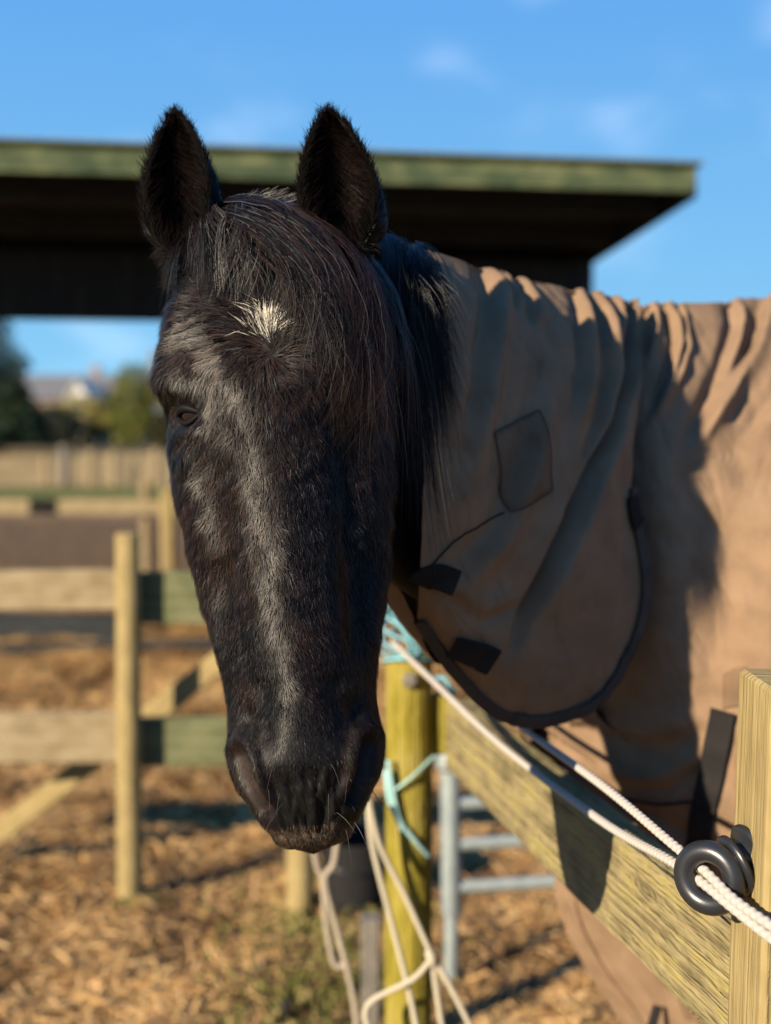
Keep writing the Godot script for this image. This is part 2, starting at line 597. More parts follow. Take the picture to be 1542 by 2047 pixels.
# ---------------------------------------------------------------- hedges, trees, houses, far fence
func leaf_mass(mid: Vector3, size: Vector3, n: int, leaf: float, tone: Color, sd: int, cone := false) -> ArrayMesh:
	var mb := MB.new()
	var r := RandomNumberGenerator.new()
	r.seed = sd
	var f := FastNoiseLite.new()
	f.seed = sd
	f.frequency = 0.8
	for i in n:
		var p := Vector3.ZERO
		while true:
			p = Vector3(r.randf_range(-1, 1), r.randf_range(-1, 1), r.randf_range(-1, 1))
			var lim := 1.0 + 0.5 * f.get_noise_3d(p.x * 2.0, p.y * 2.0, p.z * 2.0)
			if cone:
				if Vector2(p.x, p.z).length() < lim * (1.05 - p.y) * 0.5: break
			elif p.length() < lim and p.length() > 0.35: break
		var at := mid + p * size
		var d := Vector3(r.randfn(), r.randfn() * 0.6, r.randfn()).normalized()
		var e := d.cross(Vector3(r.randfn(), r.randfn(), r.randfn())).normalized() * leaf * r.randf_range(0.3, 0.6)
		d *= leaf * r.randf_range(0.6, 1.2)
		var g := r.randf_range(0.6, 1.35)
		var col := Color(tone.r * g * r.randf_range(0.85, 1.2), tone.g * g, tone.b * g * r.randf_range(0.7, 1.2))
		mb.face([at - d * 0.5, at + e * 0.5, at + d * 0.5, at - e * 0.5], [Vector2.ZERO, Vector2.RIGHT, Vector2.ONE, Vector2.DOWN], col)
	return mb.commit(false)

func make_far_things() -> void:
	var leaf := plain(Color.WHITE, 0.8, 0.2, true)
	leaf.backlight = Color(0.25, 0.25, 0.1)
	var bark := plain(lin(0.07, 0.055, 0.04), 0.95, 0.1)
	# [px place on the ground (far), width, height, tone, label]
	var bush := [
		[Vector3(-27.5, 0, -82), 4.2, 5.4, Color(0.186, 0.153, 0.046), "pale olive hedge bush at the left edge under the dark conifer"],
		[Vector3(-23.4, 0, -84), 3.0, 2.7, Color(0.046, 0.052, 0.026), "dark rounded bush in front of the pinkish house"],
		[Vector3(-21.2, 0, -80), 2.6, 2.6, Color(0.033, 0.040, 0.030), "darkest low bush right of the pinkish house wall"],
		[Vector3(-20.2, 0, -83), 3.4, 3.4, Color(0.204, 0.177, 0.050), "yellowish hedge bush below the white gable"],
		[Vector3(-16.6, 0, -81), 2.4, 5.2, Color(0.102, 0.113, 0.030), "deep green upright bush between two yellowish ones"],
		[Vector3(-14.2, 0, -82), 3.0, 6.2, Color(0.241, 0.186, 0.062), "tall straw-coloured hedge bush close to the horse's cheek"],
		[Vector3(-11.6, 0, -84), 3.6, 7.2, Color(0.261, 0.194, 0.084), "tallest pale bare hedge bush partly behind the horse's eye"],
		[Vector3(-13.0, 0, -74), 1.6, 2.2, Color(0.042, 0.040, 0.020), "small dark bush beside the horse's eye"]]
	for i in bush.size():
		var b: Array = bush[i]
		var o := thing("hedge_bush", b[4], "bush", b[0], "bushes of the far hedge")
		part("crown", leaf_mass(b[0] + Vector3(0, b[2] * 0.5, 0), Vector3(b[1] * 0.62, b[2] * 0.54, b[1] * 0.5), 2600, 0.36, b[3], 300 + i), leaf, o)
		part("stem", tube([b[0], b[0] + Vector3(0.1, b[2] * 0.6, 0)], [0.14, 0.05], 7), bark, o)
	var c := Vector3(-19.4, 0, -62)
	var t := thing("conifer_tree", "tall dark green conifer seen at the left edge below the shelter roof", "tree", c)
	part("trunk", tube([c, c + Vector3(0, 7.5, 0)], [0.3, 0.05], 9), bark, t)
	part("crown", leaf_mass(c + Vector3(0, 4.6, 0), Vector3(2.6, 4.2, 2.6), 5000, 0.4, Color(0.02, 0.034, 0.02), 340, true), leaf, t)
	# low houses beyond the hedge
	var wall := grainy(351, [[0.2, 0.216, 0.15, 0.114], [0.8, 0.276, 0.204, 0.156]], 0.02, 0.2)
	var slate := grainy(355, [[0.2, 0.0845, 0.0845, 0.091], [0.8, 0.143, 0.143, 0.1495]], 0.02, 0.3)
	var white := plain(lin(0.5, 0.48, 0.43), 0.8)
	var h := thing("house", "long low pinkish house with a grey slate roof behind the hedge", "house", Vector3(-27.5, 0, -104))
	house(h, Vector3(-27.5, 0, -104), 15.0, 7.0, 3.6, 5.5, wall, slate, 5)
	var g := thing("white_house", "small all-white gabled outbuilding beside the long pinkish house", "house", Vector3(-23.6, 0, -98))
	house_gable(g, Vector3(-23.6, 0, -98), 1.8, 6.0, 3.4, 4.7, white, white)
	# posts of the far paddock, pale against the hay field
	var spots := [[-8.25, "pale post alone in the hay field, farthest left"], [-7.72, "light grey post next to the left pair in the hay field"], [-7.18, "pale post third from the left in the hay field"], [-6.52, "pale post in the middle of the hay field row"], [-6.12, "pale post left of the last one in the hay field"], [-5.55, "pale post nearest the horse's cheek in the hay field"]]
	for i in spots.size():
		var p := Vector3(spots[i][0], 0, -30.0 + 0.3 * (i % 2))
		single("field_post", round_post(p, p + Vector3(0.02 * (i % 3), [0.7, 0.98, 0.85, 0.82, 0.62, 0.9][i], 0), [0.09, 0.12, 0.1, 0.12, 0.07, 0.1][i], 360 + i), M.pale_board if i != 1 else M.grey_wood, spots[i][1], "post", "posts in the hay field")
	# the low fence along the mud path
	var o := thing("rail_fence", "single low rail on short posts along the mud path", "fence", Vector3(-3.5, 0, -9.9))
	part("rail", timber(Vector3(-5.6, 0.80, -9.86), Vector3(-1.2, 0.80, -9.86), 0.035, 0.12, 0.004, Vector3.UP, 1, 0, Color.WHITE, 371), M.pale_board, o)
	for x in [-5.3, -3.85, -1.93]:
		part("post", round_post(Vector3(x, 0, -9.93), Vector3(x, 1.02, -9.93), 0.04, 372), M.pale_board, o)
	var gp := Vector3(-1.64, 0, -9.3)
	single("gate_post", timber(gp, gp + Vector3(0, 0.97, 0), 0.09, 0.09, 0.012, Vector3.RIGHT, 4, 0.01, Color.WHITE, 377), M.post, "thick sunlit square gate post just left of the horse's cheek", "post")

func house(o: Node3D, p: Vector3, w: float, d: float, eave: float, ridge: float, wall: Material, roof: Material, windows: int) -> void:
	part("wall", timber(p + Vector3(-w / 2, eave / 2, 0), p + Vector3(w / 2, eave / 2, 0), d, eave, 0.02), wall, o)
	for s in [-1.0, 1.0]:
		var mb := MB.new()
		mb.smooth = false
		var a := p + Vector3(-w / 2 - 0.3, eave - 0.1, s * (d / 2 + 0.3))
		var b := p + Vector3(w / 2 + 0.3, eave - 0.1, s * (d / 2 + 0.3))
		var c := p + Vector3(w / 2 + 0.3, ridge, 0)
		var e := p + Vector3(-w / 2 - 0.3, ridge, 0)
		var u := [Vector2.ZERO, Vector2.RIGHT, Vector2.ONE, Vector2.DOWN]
		var k := Vector3(0, 0.16, 0)
		mb.face([a + k, e + k, c + k, b + k] if s > 0 else [b + k, c + k, e + k, a + k], u)
		mb.face([b, c, e, a] if s > 0 else [a, e, c, b], u)
		mb.face([a, a + k, b + k, b] if s > 0 else [b, b + k, a + k, a], u)
		part("roof", mb.commit(false), roof, o)
	for i in windows:
		var x := p.x - w / 2 + w * (i + 0.5) / windows
		part("window", timber(Vector3(x - 0.5, 1.9, p.z + d / 2 + 0.01), Vector3(x + 0.5, 1.9, p.z + d / 2 + 0.01), 0.06, 1.1, 0.01), M.black_plastic, o)
	var ch := p + Vector3(w * 0.22, ridge - 0.3, 0)
	part("chimney", timber(ch, ch + Vector3(0, 1.3, 0), 0.6, 0.6, 0.02, Vector3.RIGHT), wall, o)

func house_gable(o: Node3D, p: Vector3, w: float, d: float, eave: float, ridge: float, wall: Material, roof: Material) -> void:
	var mb := MB.new()
	mb.smooth = false
	var f := p + Vector3(0, 0, d / 2)
	var b := p - Vector3(0, 0, d / 2)
	var x := Vector3(w / 2, 0, 0)
	var e := Vector3(0, eave, 0)
	var r := Vector3(0, ridge, 0)
	var u := [Vector2.ZERO, Vector2.RIGHT, Vector2.ONE, Vector2.DOWN, Vector2.ZERO]
	mb.face([f - x, f - x + e, f + r, f + x + e, f + x], u)
	mb.face([b + x, b + x + e, b + r, b - x + e, b - x], u)
	mb.face([b - x, b - x + e, f - x + e, f - x], u)
	mb.face([f + x, f + x + e, b + x + e, b + x], u)
	part("wall", mb.commit(false), wall, o)
	for s in [-1.0, 1.0]:
		var a: Vector3 = f + x * s * 1.12 + e + Vector3(0, -0.1, 0.2)
		var c := f + r + Vector3(0, 0.12, 0.2)
		part("roof", timber((a + c) / 2, (a + c) / 2 - Vector3(0, 0, d + 0.4), a.distance_to(c), 0.1, 0.01, Vector3(-(c - a).y, (c - a).x, 0) * s), roof, o)

# ---------------------------------------------------------------- fences
func make_fences() -> void:
	# foreground rail and its posts
	var rail := thing("fence_rail", "long weathered fence rail with green algae running from the near post", "rail", Vector3(0.21, 0.92, -1.6))
	part("board", timber(Vector3(0.350, 0.914, -1.134), Vector3(0.124, 0.926, -2.075), 0.047, 0.122, 0.006, Vector3.UP, 60, 0.0022, Color.WHITE, 401), M.rail, rail)
	var np := thing("near_fence_post", "sawn square fence post close to the camera at the right edge", "post", Vector3(0.345, 0, -1.08))
	part("shaft", timber(Vector3(0.357, -0.0, -1.078), Vector3(0.376, 1.226, -1.078), 0.1, 0.1, 0.004, Vector3.RIGHT, 40, 0.0012, Color.WHITE, 403), M.post, np)
	var cp := Vector3(0.040, 0, -2.09)
	var c := thing("mossy_fence_post", "round yellow-green mossy post at the far end of the rail", "post", cp)
	part("shaft", round_post(cp, cp + Vector3(0, 1.06, 0), 0.041, 411), M.mossy, c)
	part("knot", lathe(Vector3(0.042, 1.022, -2.056), Vector3(0, 0.1, 1).normalized(), [[0.0, 0.014], [0.010, 0.014], [0.0135, 0.010], [0.0145, 0.0], [0.016, -0.01]], 14), M.grey_wood, c)
	part("cleat", timber(Vector3(0.092, 0.885, -2.10), Vector3(0.094, 0.99, -2.10), 0.03, 0.03, 0.004, Vector3.RIGHT, 3, 0.002, Color.WHITE, 415), M.mossy, c)
	# paddock fence at the left
	var a := Vector3(-0.757, 0, -3.57)
	var pa := thing("paddock_post", "slim round sunlit post standing in the straw on the left", "post", a)
	part("shaft", round_post(a, Vector3(-0.747, 1.138, -3.57), 0.0365, 421), M.post, pa)
	var b := Vector3(-0.247, 0, -3.5)
	var pb := thing("paddock_post", "short-looking round post below the horse's muzzle", "post", b)
	part("shaft", round_post(b, b + Vector3(0, 1.12, 0), 0.040, 423), M.post, pb)
	for q in [
		["upper pale rail board left of the slim round post", Vector3(-1.75, 0.956, -3.63), Vector3(-0.752, 0.968, -3.63), 0.118, M.pale_board, 431],
		["lower pale rail board left of the slim round post", Vector3(-1.75, 0.522, -3.63), Vector3(-0.752, 0.522, -3.63), 0.150, M.pale_board, 433],
		["upper green rail board between slim post and horse", Vector3(-0.746, 0.940, -3.63), Vector3(-0.21, 0.945, -3.63), 0.155, M.green_board, 435],
		["lower green rail board between slim post and horse", Vector3(-0.746, 0.510, -3.63), Vector3(-0.21, 0.512, -3.63), 0.145, M.green_board, 437]]:
		single("rail_board", timber(q[1], q[2], 0.032, q[3], 0.003, Vector3.UP, 6, 0.002, Color.WHITE, q[5]), q[4], q[0], "rail", "boards of the paddock fence")
	single("brace_timber", timber(Vector3(-1.30, 0.10, -3.86), Vector3(-0.42, 0.80, -3.70), 0.045, 0.066, 0.004, Vector3.UP, 6, 0.002, Color.WHITE, 441), M.post, "diagonal timber brace sloping up behind the lower rail", "brace")
	# galvanised gate beyond the rail
	var g := thing("metal_gate", "galvanised tubular field gate seen under the fence rail", "gate", Vector3(0.6, 0, -3.05))
	var gx := Vector3(0.167, 0.2509, -3.05)
	part("stile", tube([Vector3(gx.x, 0.22, -3.05), Vector3(gx.x - 0.005, 0.62, -3.05)], 0.025, 16), M.galvanised, g)
	part("hinge_cap", lathe(Vector3(gx.x - 0.005, 0.60, -3.05), Vector3.UP, [[0.0, -0.01], [0.034, -0.01], [0.036, 0.0], [0.036, 0.035], [0.03, 0.045], [0.0, 0.05]], 18), M.galvanised, g)
	var ys := [0.285, 0.395, 0.50, 0.63]
	for i in 4:
		part("bar", tube([Vector3(gx.x + (0.02 if i < 3 else 0.0), ys[i], -3.05), Vector3(gx.x + 1.9, ys[i] + 0.06, -3.2)], 0.0165, 14), M.galvanised, g)
	part("stile", tube([Vector3(gx.x + 1.9, 0.25, -3.2), Vector3(gx.x + 1.9, 0.75, -3.2)], 0.025, 16), M.galvanised, g)
	part("foot", tube([Vector3(gx.x, 0.0, -3.05), Vector3(gx.x, 0.23, -3.05)], 0.018, 12), M.galvanised, g)
	part("foot", tube([Vector3(gx.x + 1.9, 0.0, -3.2), Vector3(gx.x + 1.9, 0.26, -3.2)], 0.018, 12), M.galvanised, g)

# ---------------------------------------------------------------- the horse
const POLL := Vector3(-0.1275, 1.678, -1.31)
const LIP := Vector3(-0.0686, 1.042, -1.16)
# half-sections of the head at stations t from poll to lip: radius at 0 (front), 30, 60, 90 (side), 120, 150, 180 degrees (jaw)
const HEAD = [
	[0.0, 0.010, 0.010, 0.010, 0.010, 0.012, 0.012, 0.012],
	[0.015, 0.034, 0.034, 0.034, 0.034, 0.045, 0.055, 0.06],
	[0.05, 0.048, 0.048, 0.048, 0.048, 0.07, 0.09, 0.10],
	[0.09, 0.059, 0.061, 0.064, 0.067, 0.09, 0.10, 0.11],
	[0.13, 0.067, 0.073, 0.082, 0.088, 0.108, 0.115, 0.12],
	[0.184, 0.075, 0.085, 0.100, 0.108, 0.114, 0.125, 0.135],
	[0.262, 0.084, 0.094, 0.110, 0.117, 0.118, 0.132, 0.15],
	[0.32, 0.086, 0.091, 0.100, 0.112, 0.119, 0.138, 0.16],
	[0.378, 0.086, 0.088, 0.094, 0.113, 0.121, 0.14, 0.165],
	[0.456, 0.084, 0.083, 0.084, 0.109, 0.119, 0.135, 0.155],
	[0.533, 0.081, 0.078, 0.077, 0.101, 0.110, 0.12, 0.135],
	[0.611, 0.078, 0.074, 0.072, 0.092, 0.099, 0.10, 0.11],
	[0.688, 0.076, 0.071, 0.068, 0.082, 0.086, 0.086, 0.09],
	[0.766, 0.074, 0.069, 0.067, 0.073, 0.075, 0.075, 0.077],
	[0.843, 0.073, 0.073, 0.073, 0.074, 0.072, 0.071, 0.071],
	[0.882, 0.070, 0.072, 0.072, 0.0695, 0.069, 0.067, 0.067],
	[0.92, 0.061, 0.063, 0.063, 0.060, 0.061, 0.058, 0.058],
	[0.96, 0.045, 0.048, 0.048, 0.046, 0.049, 0.048, 0.048],
	[0.985, 0.027, 0.030, 0.034, 0.035, 0.034, 0.033, 0.033],
	[1.0, 0.003, 0.003, 0.003, 0.003, 0.003, 0.003, 0.003]]
const NT := 250
const NA := 240
var HX: Vector3
var HY: Vector3
var HZ: Vector3
var HL: float
var head_r := PackedFloat32Array()   # radius on a grid of NT+1 by NA
var head_p := PackedVector3Array()
var head_n := PackedVector3Array()
var coat := FastNoiseLite.new()

func hermite(a: float, b: float, c: float, d: float, t: float) -> float:
	return 0.5 * (2.0 * b + (c - a) * t + (2.0 * a - 5.0 * b + 4.0 * c - d) * t * t + (3.0 * b - a - 3.0 * c + d) * t * t * t)

func seg_dist(p: Vector2, a: Vector2, b: Vector2) -> float:
	var ab := b - a
	var t := clampf((p - a).dot(ab) / maxf(ab.length_squared(), 1e-9), 0, 1)
	return p.distance_to(a + ab * t)

# soft features of the skull and muzzle, as metres in or out; q = (along, round) in metres, ang in degrees
func head_relief(t: float, deg: float, r: float) -> float:
	var a := absf(deg)
	var h := 0.0
	var u := t * HL
	var bump := func(t0: float, a0: float, su: float, sa: float) -> float:
		var du: float = (t - t0) * HL / su
		var da: float = deg_to_rad(a - a0) * r / sa
		return exp(-du * du - da * da)
	var line := func(t0: float, a0: float, t1: float, a1: float, s: float) -> float:
		var k := deg_to_rad(1.0) * r
		var d := seg_dist(Vector2(u, a * k), Vector2(t0 * HL, a0 * k), Vector2(t1 * HL, a1 * k)) / s
		return exp(-d * d)
	if t > 0.15 and t < 0.5:
		h += 0.013 * bump.call(0.292, 70.0, 0.018, 0.026)
		h -= 0.011 * bump.call(0.345, 66.0, 0.011, 0.015)
		h += 0.005 * bump.call(0.372, 66.0, 0.007, 0.02)
		h -= 0.007 * bump.call(0.255, 48.0, 0.024, 0.018)
		h -= 0.003 * bump.call(0.36, 36.0, 0.05, 0.02)
	if t > 0.36 and t < 0.75:
		h += 0.004 * line.call(0.41, 70.0, 0.55, 66.0, 0.014)
		h -= 0.006 * bump.call(0.61, 66.0, 0.035, 0.022)
		h -= 0.003 * line.call(0.44, 44.0, 0.70, 50.0, 0.016)
	if t > 0.74:
		h -= 0.010 * bump.call(0.800, 50.0, 0.016, 0.015)
		var rim := 0.0
		for s in [[0.836, 68.0, 0.826, 58.0], [0.826, 58.0, 0.834, 44.0], [0.834, 44.0, 0.862, 36.0], [0.862, 36.0, 0.915, 33.0]]:
			rim = maxf(rim, line.call(s[0], s[1], s[2], s[3], 0.0062))
		var open := maxf(line.call(0.852, 59.0, 0.882, 55.0, 0.0105), 0.75 * line.call(0.882, 55.0, 0.920, 46.0, 0.009))
		h += 0.007 * rim - 0.026 * open
		h += 0.004 * line.call(0.845, 88.0, 0.90, 80.0, 0.010)
		h -= 0.004 * line.call(0.76, 30.0, 0.82, 30.0, 0.014)
		# crumpled skin of the upper lip
		var w := smoothstep(0.865, 0.90, t) * (1.0 - smoothstep(0.955, 0.975, t)) * (1.0 - smoothstep(28.0, 44.0, a))
		if w > 0:
			var x := deg * 0.0012
			h += w * 0.008 * coat.get_noise_3d(x * 2300.0, t * 480.0, 5.0)
			h += w * 0.0032 * coat.get_noise_3d(x * 4600.0, t * 1700.0, 15.0)
			h -= w * 0.004
		h -= 0.0025 * exp(-pow((t - 0.968) * HL / 0.0035, 2)) * (1.0 - smoothstep(85.0, 110.0, a))
	return h

func head_local(p: Vector3) -> Vector3:
	return POLL + HX * p.x + HY * p.y + HZ * p.z

# point, with its outward normal, on the head at t (poll to lip) and angle in degrees (0 front, + picture right)
func on_head(t: float, deg: float) -> Array:
	var ft := clampf(t, 0.0, 0.9999) * NT
	var fa := fposmod(deg, 360.0) / 360.0 * NA
	var i := int(ft)
	var j := int(fa)
	var u := ft - i
	var w := fa - j
	var j1 := (j + 1) % NA
	j = j % NA
	var p := head_p[i * NA + j].lerp(head_p[i * NA + j1], w).lerp(head_p[(i + 1) * NA + j].lerp(head_p[(i + 1) * NA + j1], w), u)
	var n := head_n[i * NA + j].lerp(head_n[i * NA + j1], w).lerp(head_n[(i + 1) * NA + j].lerp(head_n[(i + 1) * NA + j1], w), u)
	return [p, n.normalized()]

func make_head(mb: MB) -> void:
	var ax := (LIP - POLL)
	HL = ax.length()
	HY = -ax.normalized()
	HZ = Vector3(0.045, 0, 1)
	HZ = (HZ - HY * HZ.dot(HY)).normalized()
	HX = HY.cross(HZ).normalized()
	coat.seed = 5
	coat.frequency = 0.02
	coat.fractal_octaves = 3
	head_r.resize((NT + 1) * NA)
	head_p.resize((NT + 1) * NA)
	head_n.resize((NT + 1) * NA)
	for i in NT + 1:
		var t := float(i) / NT
		var k := 0
		while k < HEAD.size() - 2 and t > HEAD[k + 1][0]:
			k += 1
		var sec := []
		for q in 7:
			var t1: float = HEAD[k][0]
			var t2: float = HEAD[k + 1][0]
			var v1: float = HEAD[k][q + 1]
			var v2: float = HEAD[k + 1][q + 1]
			var m1 := (v2 - v1) / (t2 - t1)
			var m2 := m1
			if k > 1: m1 = (v2 - HEAD[k - 1][q + 1]) / (t2 - HEAD[k - 1][0])
			if k < HEAD.size() - 3: m2 = (HEAD[k + 2][q + 1] - v1) / (HEAD[k + 2][0] - t1)
			var u := (t - t1) / (t2 - t1)
			var dt := t2 - t1
			sec.append((2 * u * u * u - 3 * u * u + 1) * v1 + (u * u * u - 2 * u * u + u) * dt * m1 + (3 * u * u - 2 * u * u * u) * v2 + (u * u * u - u * u) * dt * m2)
		for j in NA:
			var deg := 360.0 * j / NA
			if deg > 180.0: deg -= 360.0
			var f := absf(deg) / 30.0
			var b := mini(int(f), 5)
			var r := hermite(sec[absi(b - 1)], sec[b], sec[b + 1], sec[b + 2 if b < 5 else 5], f - b)
			r += head_relief(t, deg, r) * smoothstep(0.0, 0.03, 1.0 - t)
			head_r[i * NA + j] = r
			head_p[i * NA + j] = head_local(Vector3(sin(deg_to_rad(deg)) * r, -t * HL, cos(deg_to_rad(deg)) * r))
	for i in NT + 1:
		for j in NA:
			var du := head_p[mini(i + 1, NT) * NA + j] - head_p[maxi(i - 1, 0) * NA + j]
			var da := head_p[i * NA + (j + 1) % NA] - head_p[i * NA + (j + NA - 1) % NA]
			head_n[i * NA + j] = du.cross(da).normalized()
	var k0 := mb.v.size()
	for i in NT + 1:
		for j in NA:
			mb.vert(head_p[i * NA + j], Vector2.ZERO, skin_tone(float(i) / NT, 360.0 * j / NA))
	for i in NT:
		for j in NA:
			var a := k0 + i * NA + j
			var b := k0 + i * NA + (j + 1) % NA
			mb.quad(a, b, b + NA, a + NA)
	# the two poles
	var p0 := mb.vert(POLL + HY * 0.004, Vector2.ZERO, Color(0.006, 0.005, 0.005))
	var p1 := mb.vert(LIP, Vector2.ZERO, skin_tone(1.0, 0.0))
	for j in NA:
		mb.tri(p0, k0 + (j + 1) % NA, k0 + j)
		mb.tri(p1, k0 + NT * NA + j, k0 + NT * NA + (j + 1) % NA)

func skin_tone(t: float, deg: float) -> Color:
	var c := Color(0.006, 0.0053, 0.005)
	var d := absf(deg if deg < 180 else deg - 360)
	var nz := coat.get_noise_2d(t * 900.0, deg * 3.0)
	if t > 0.8:
		# brown, nearly bare skin inside the nostrils; grey-pink mottled lip rim
		var nostril := exp(-pow((d - 55.0) / 17.0, 2) - pow((t - 0.875) / 0.05, 2))
		c = c.lerp(Color(0.032, 0.021, 0.0165), nostril)
		var rim := smoothstep(0.955, 0.975, t + nz * 0.012) 
		c = c.lerp(Color(0.075, 0.055, 0.042), rim * clampf(0.55 + nz, 0, 1))
	return c

# ---- ears: a cupped leaf, two skins joined at the rim
func ear_point(e: Dictionary, u: float, a: float, inner: bool) -> Vector3:
	# a in -1..1 runs round the back from one rim to the other
	var w: float = 0.0375 + 0.004 * sin(clampf(u / 0.75, 0, 1) * PI)
	w *= pow(maxf(1.0 - pow(maxf(u, 0.0), 3.2), 0.0), 0.75)
	w *= e.wide * lerpf(0.5, 1.0, smoothstep(0.0, 0.24, u))
	var open := deg_to_rad(lerpf(146.0, 104.0, pow(maxf(u, 0.0), 0.7)))
	var ang := a * open
	var r := w - (0.0045 * minf(1.0, w / 0.02) if inner else 0.0)
	var x := sin(ang) * r
	var z := -cos(ang) * r * 0.72
	var bend: float = e.lean * u * u
	var p := Vector3(x + bend, u * e.length, z - 0.012 * u)
	return e.at + e.x * p.x + e.y * p.y + e.z * p.z

func make_ear(mb: MB, e: Dictionary) -> void:
	var nu := 44
	var na := 40
	for side in 2:
		var pts := PackedVector3Array()
		var uvs := PackedVector2Array()
		var cs := PackedColorArray()
		for i in nu + 1:
			for j in na + 1:
				var a := j / float(na) * 2.0 - 1.0
				var inner := side == 1 and absf(a) < 0.999
				pts.append(ear_point(e, lerpf(-0.22, 1.0, i / float(nu)), a, inner))
				uvs.append(Vector2.ZERO)
				cs.append(Color(0.006, 0.0055, 0.0055) if side == 0 else Color(0.008, 0.0065, 0.006))
		mb.sheet(pts, nu + 1, na + 1, uvs, cs, side == 1)

func ears() -> Array:
	var out := []
	for s in [[Vector3(-0.2007, 1.616, -1.27), Vector3(-0.221, 1.767, -1.275), -0.20, 1.04, 0.004], [Vector3(-0.0412, 1.612, -1.27), Vector3(-0.0501, 1.771, -1.275), -0.10, 1.14, -0.010]]:
		var y: Vector3 = (s[1] - s[0]).normalized()
		var z := Vector3(s[2], 0.0, 1.0)
		z = (z - y * z.dot(y)).normalized()
		out.append({"at": s[0], "y": y, "z": z, "x": y.cross(z), "length": (s[1] as Vector3).distance_to(s[0]), "wide": s[3], "lean": s[4]})
	return out

# a closed loft through rings [centre, half height, half width, side direction]
func loft(mb: MB, rings: Array, col: Color, na := 40, per := 6) -> void:
	var k := mb.v.size()
	var rows := 0
	for i in rings.size() - 1:
		for s in per + (1 if i == rings.size() - 2 else 0):
			var t := float(s) / per
			var q := []
			for f in 4:
				var g: Array = [rings[maxi(i - 1, 0)][f], rings[i][f], rings[i + 1][f], rings[mini(i + 2, rings.size() - 1)][f]]
				if f == 0 or f == 3: q.append((g[1] as Vector3).cubic_interpolate(g[2], g[0], g[3], t))
				else: q.append(cubic_interpolate(g[1], g[2], g[0], g[3], t))
			for j in na:
				var a := TAU * j / na
				mb.vert(q[0] + Vector3.UP * sin(a) * q[1] + (q[3] as Vector3).normalized() * cos(a) * q[2], Vector2.ZERO, col)
			rows += 1
	for r in rows - 1:
		for j in na:
			var a := k + r * na + j
			var b := k + r * na + (j + 1) % na
			mb.quad(a, b, b + na, a + na)
	for e in 2:
		var c0 := k + (0 if e == 0 else (rows - 1) * na)
		var m := mb.vert(rings[0 if e == 0 else rings.size() - 1][0], Vector2.ZERO, col)
		for j in na:
			if e == 0: mb.tri(m, c0 + (j + 1) % na, c0 + j)
			else: mb.tri(m, c0 + j, c0 + (j + 1) % na)

func make_horse() -> void:
	var base := Vector3(0.75, 0, -1.92)
	var o := thing("horse", "black horse with a small white star, wearing a tan rug, looking over the rail", "horse", base)
	var hide := plain(Color.WHITE, 0.55, 0.25, true)
	var mb := MB.new()
	make_head(mb)
	var es := ears()
	for e in es: make_ear(mb, e)
	var dark := Color(0.006, 0.0052, 0.005)
	var neck_side := Vector3(0.55, 0, 0.8)
	loft(mb, [[Vector3(-0.10, 1.52, -1.33), 0.10, 0.07, Vector3(0.9, 0, 0.4)], [Vector3(-0.055, 1.48, -1.36), 0.15, 0.07, Vector3(0.8, 0, 0.6)], [Vector3(0.03, 1.43, -1.435), 0.18, 0.055, neck_side],
		[Vector3(0.13, 1.38, -1.555), 0.205, 0.062, neck_side], [Vector3(0.25, 1.32, -1.735), 0.235, 0.075, neck_side], [Vector3(0.46, 1.23, -1.92), 0.28, 0.12, Vector3(0.2, 0, 1)]], dark)
	var zz := Vector3(-0.2, 0, 1)
	var rings := []
	for q in [[0.31, 1.0, 0.10, 0.06], [0.37, 1.02, 0.26, 0.11], [0.46, 1.08, 0.38, 0.145], [0.65, 1.12, 0.435, 0.18], [1.05, 1.14, 0.42, 0.24], [1.55, 1.15, 0.39, 0.26], [1.95, 1.19, 0.33, 0.22], [2.13, 1.20, 0.18, 0.10]]:
		rings.append([Vector3(q[0], q[1], spine_z(q[0])), q[2], q[3], zz])
	loft(mb, rings, dark, 40, 6)
	for lg in [[0.58, 0.12], [0.60, -0.12]]:
		var x: float = lg[0]
		var z: float = spine_z(x) + lg[1]
		tube_into(mb, spline([Vector3(x + 0.03, 0.95, z), Vector3(x, 0.72, z), Vector3(x + 0.01, 0.47, z), Vector3(x, 0.40, z), Vector3(x, 0.16, z), Vector3(x - 0.03, 0.075, z), Vector3(x - 0.045, 0.05, z), Vector3(x - 0.055, 0.0, z)], 4), ramp([0.10, 0.085, 0.047, 0.044, 0.031, 0.036, 0.055, 0.066], 4), 14, true, dark)
	for lg in [[1.92, 0.13], [1.86, -0.13]]:
		var x: float = lg[0]
		var z: float = spine_z(x) + lg[1]
		tube_into(mb, spline([Vector3(x, 1.1, z), Vector3(x - 0.10, 0.82, z), Vector3(x + 0.10, 0.52, z), Vector3(x + 0.08, 0.44, z), Vector3(x + 0.05, 0.17, z), Vector3(x + 0.02, 0.075, z), Vector3(x, 0.05, z), Vector3(x - 0.01, 0.0, z)], 4), ramp([0.18, 0.13, 0.055, 0.047, 0.034, 0.038, 0.055, 0.066], 4), 14, true, dark)
	part("body", mb.commit(), hide, o)
	make_eyes(o)
	make_fur(o, es)
	make_locks(o)
	make_rug(o)

func spine_z(x: float) -> float:
	return -1.95 + 0.22 * (x - 0.4)

func ramp(rs: Array, per: int) -> Array:
	var out := []
	for i in rs.size() - 1:
		for k in per:
			out.append(lerpf(rs[i], rs[i + 1], float(k) / per))
	out.append(rs[-1])
	return out

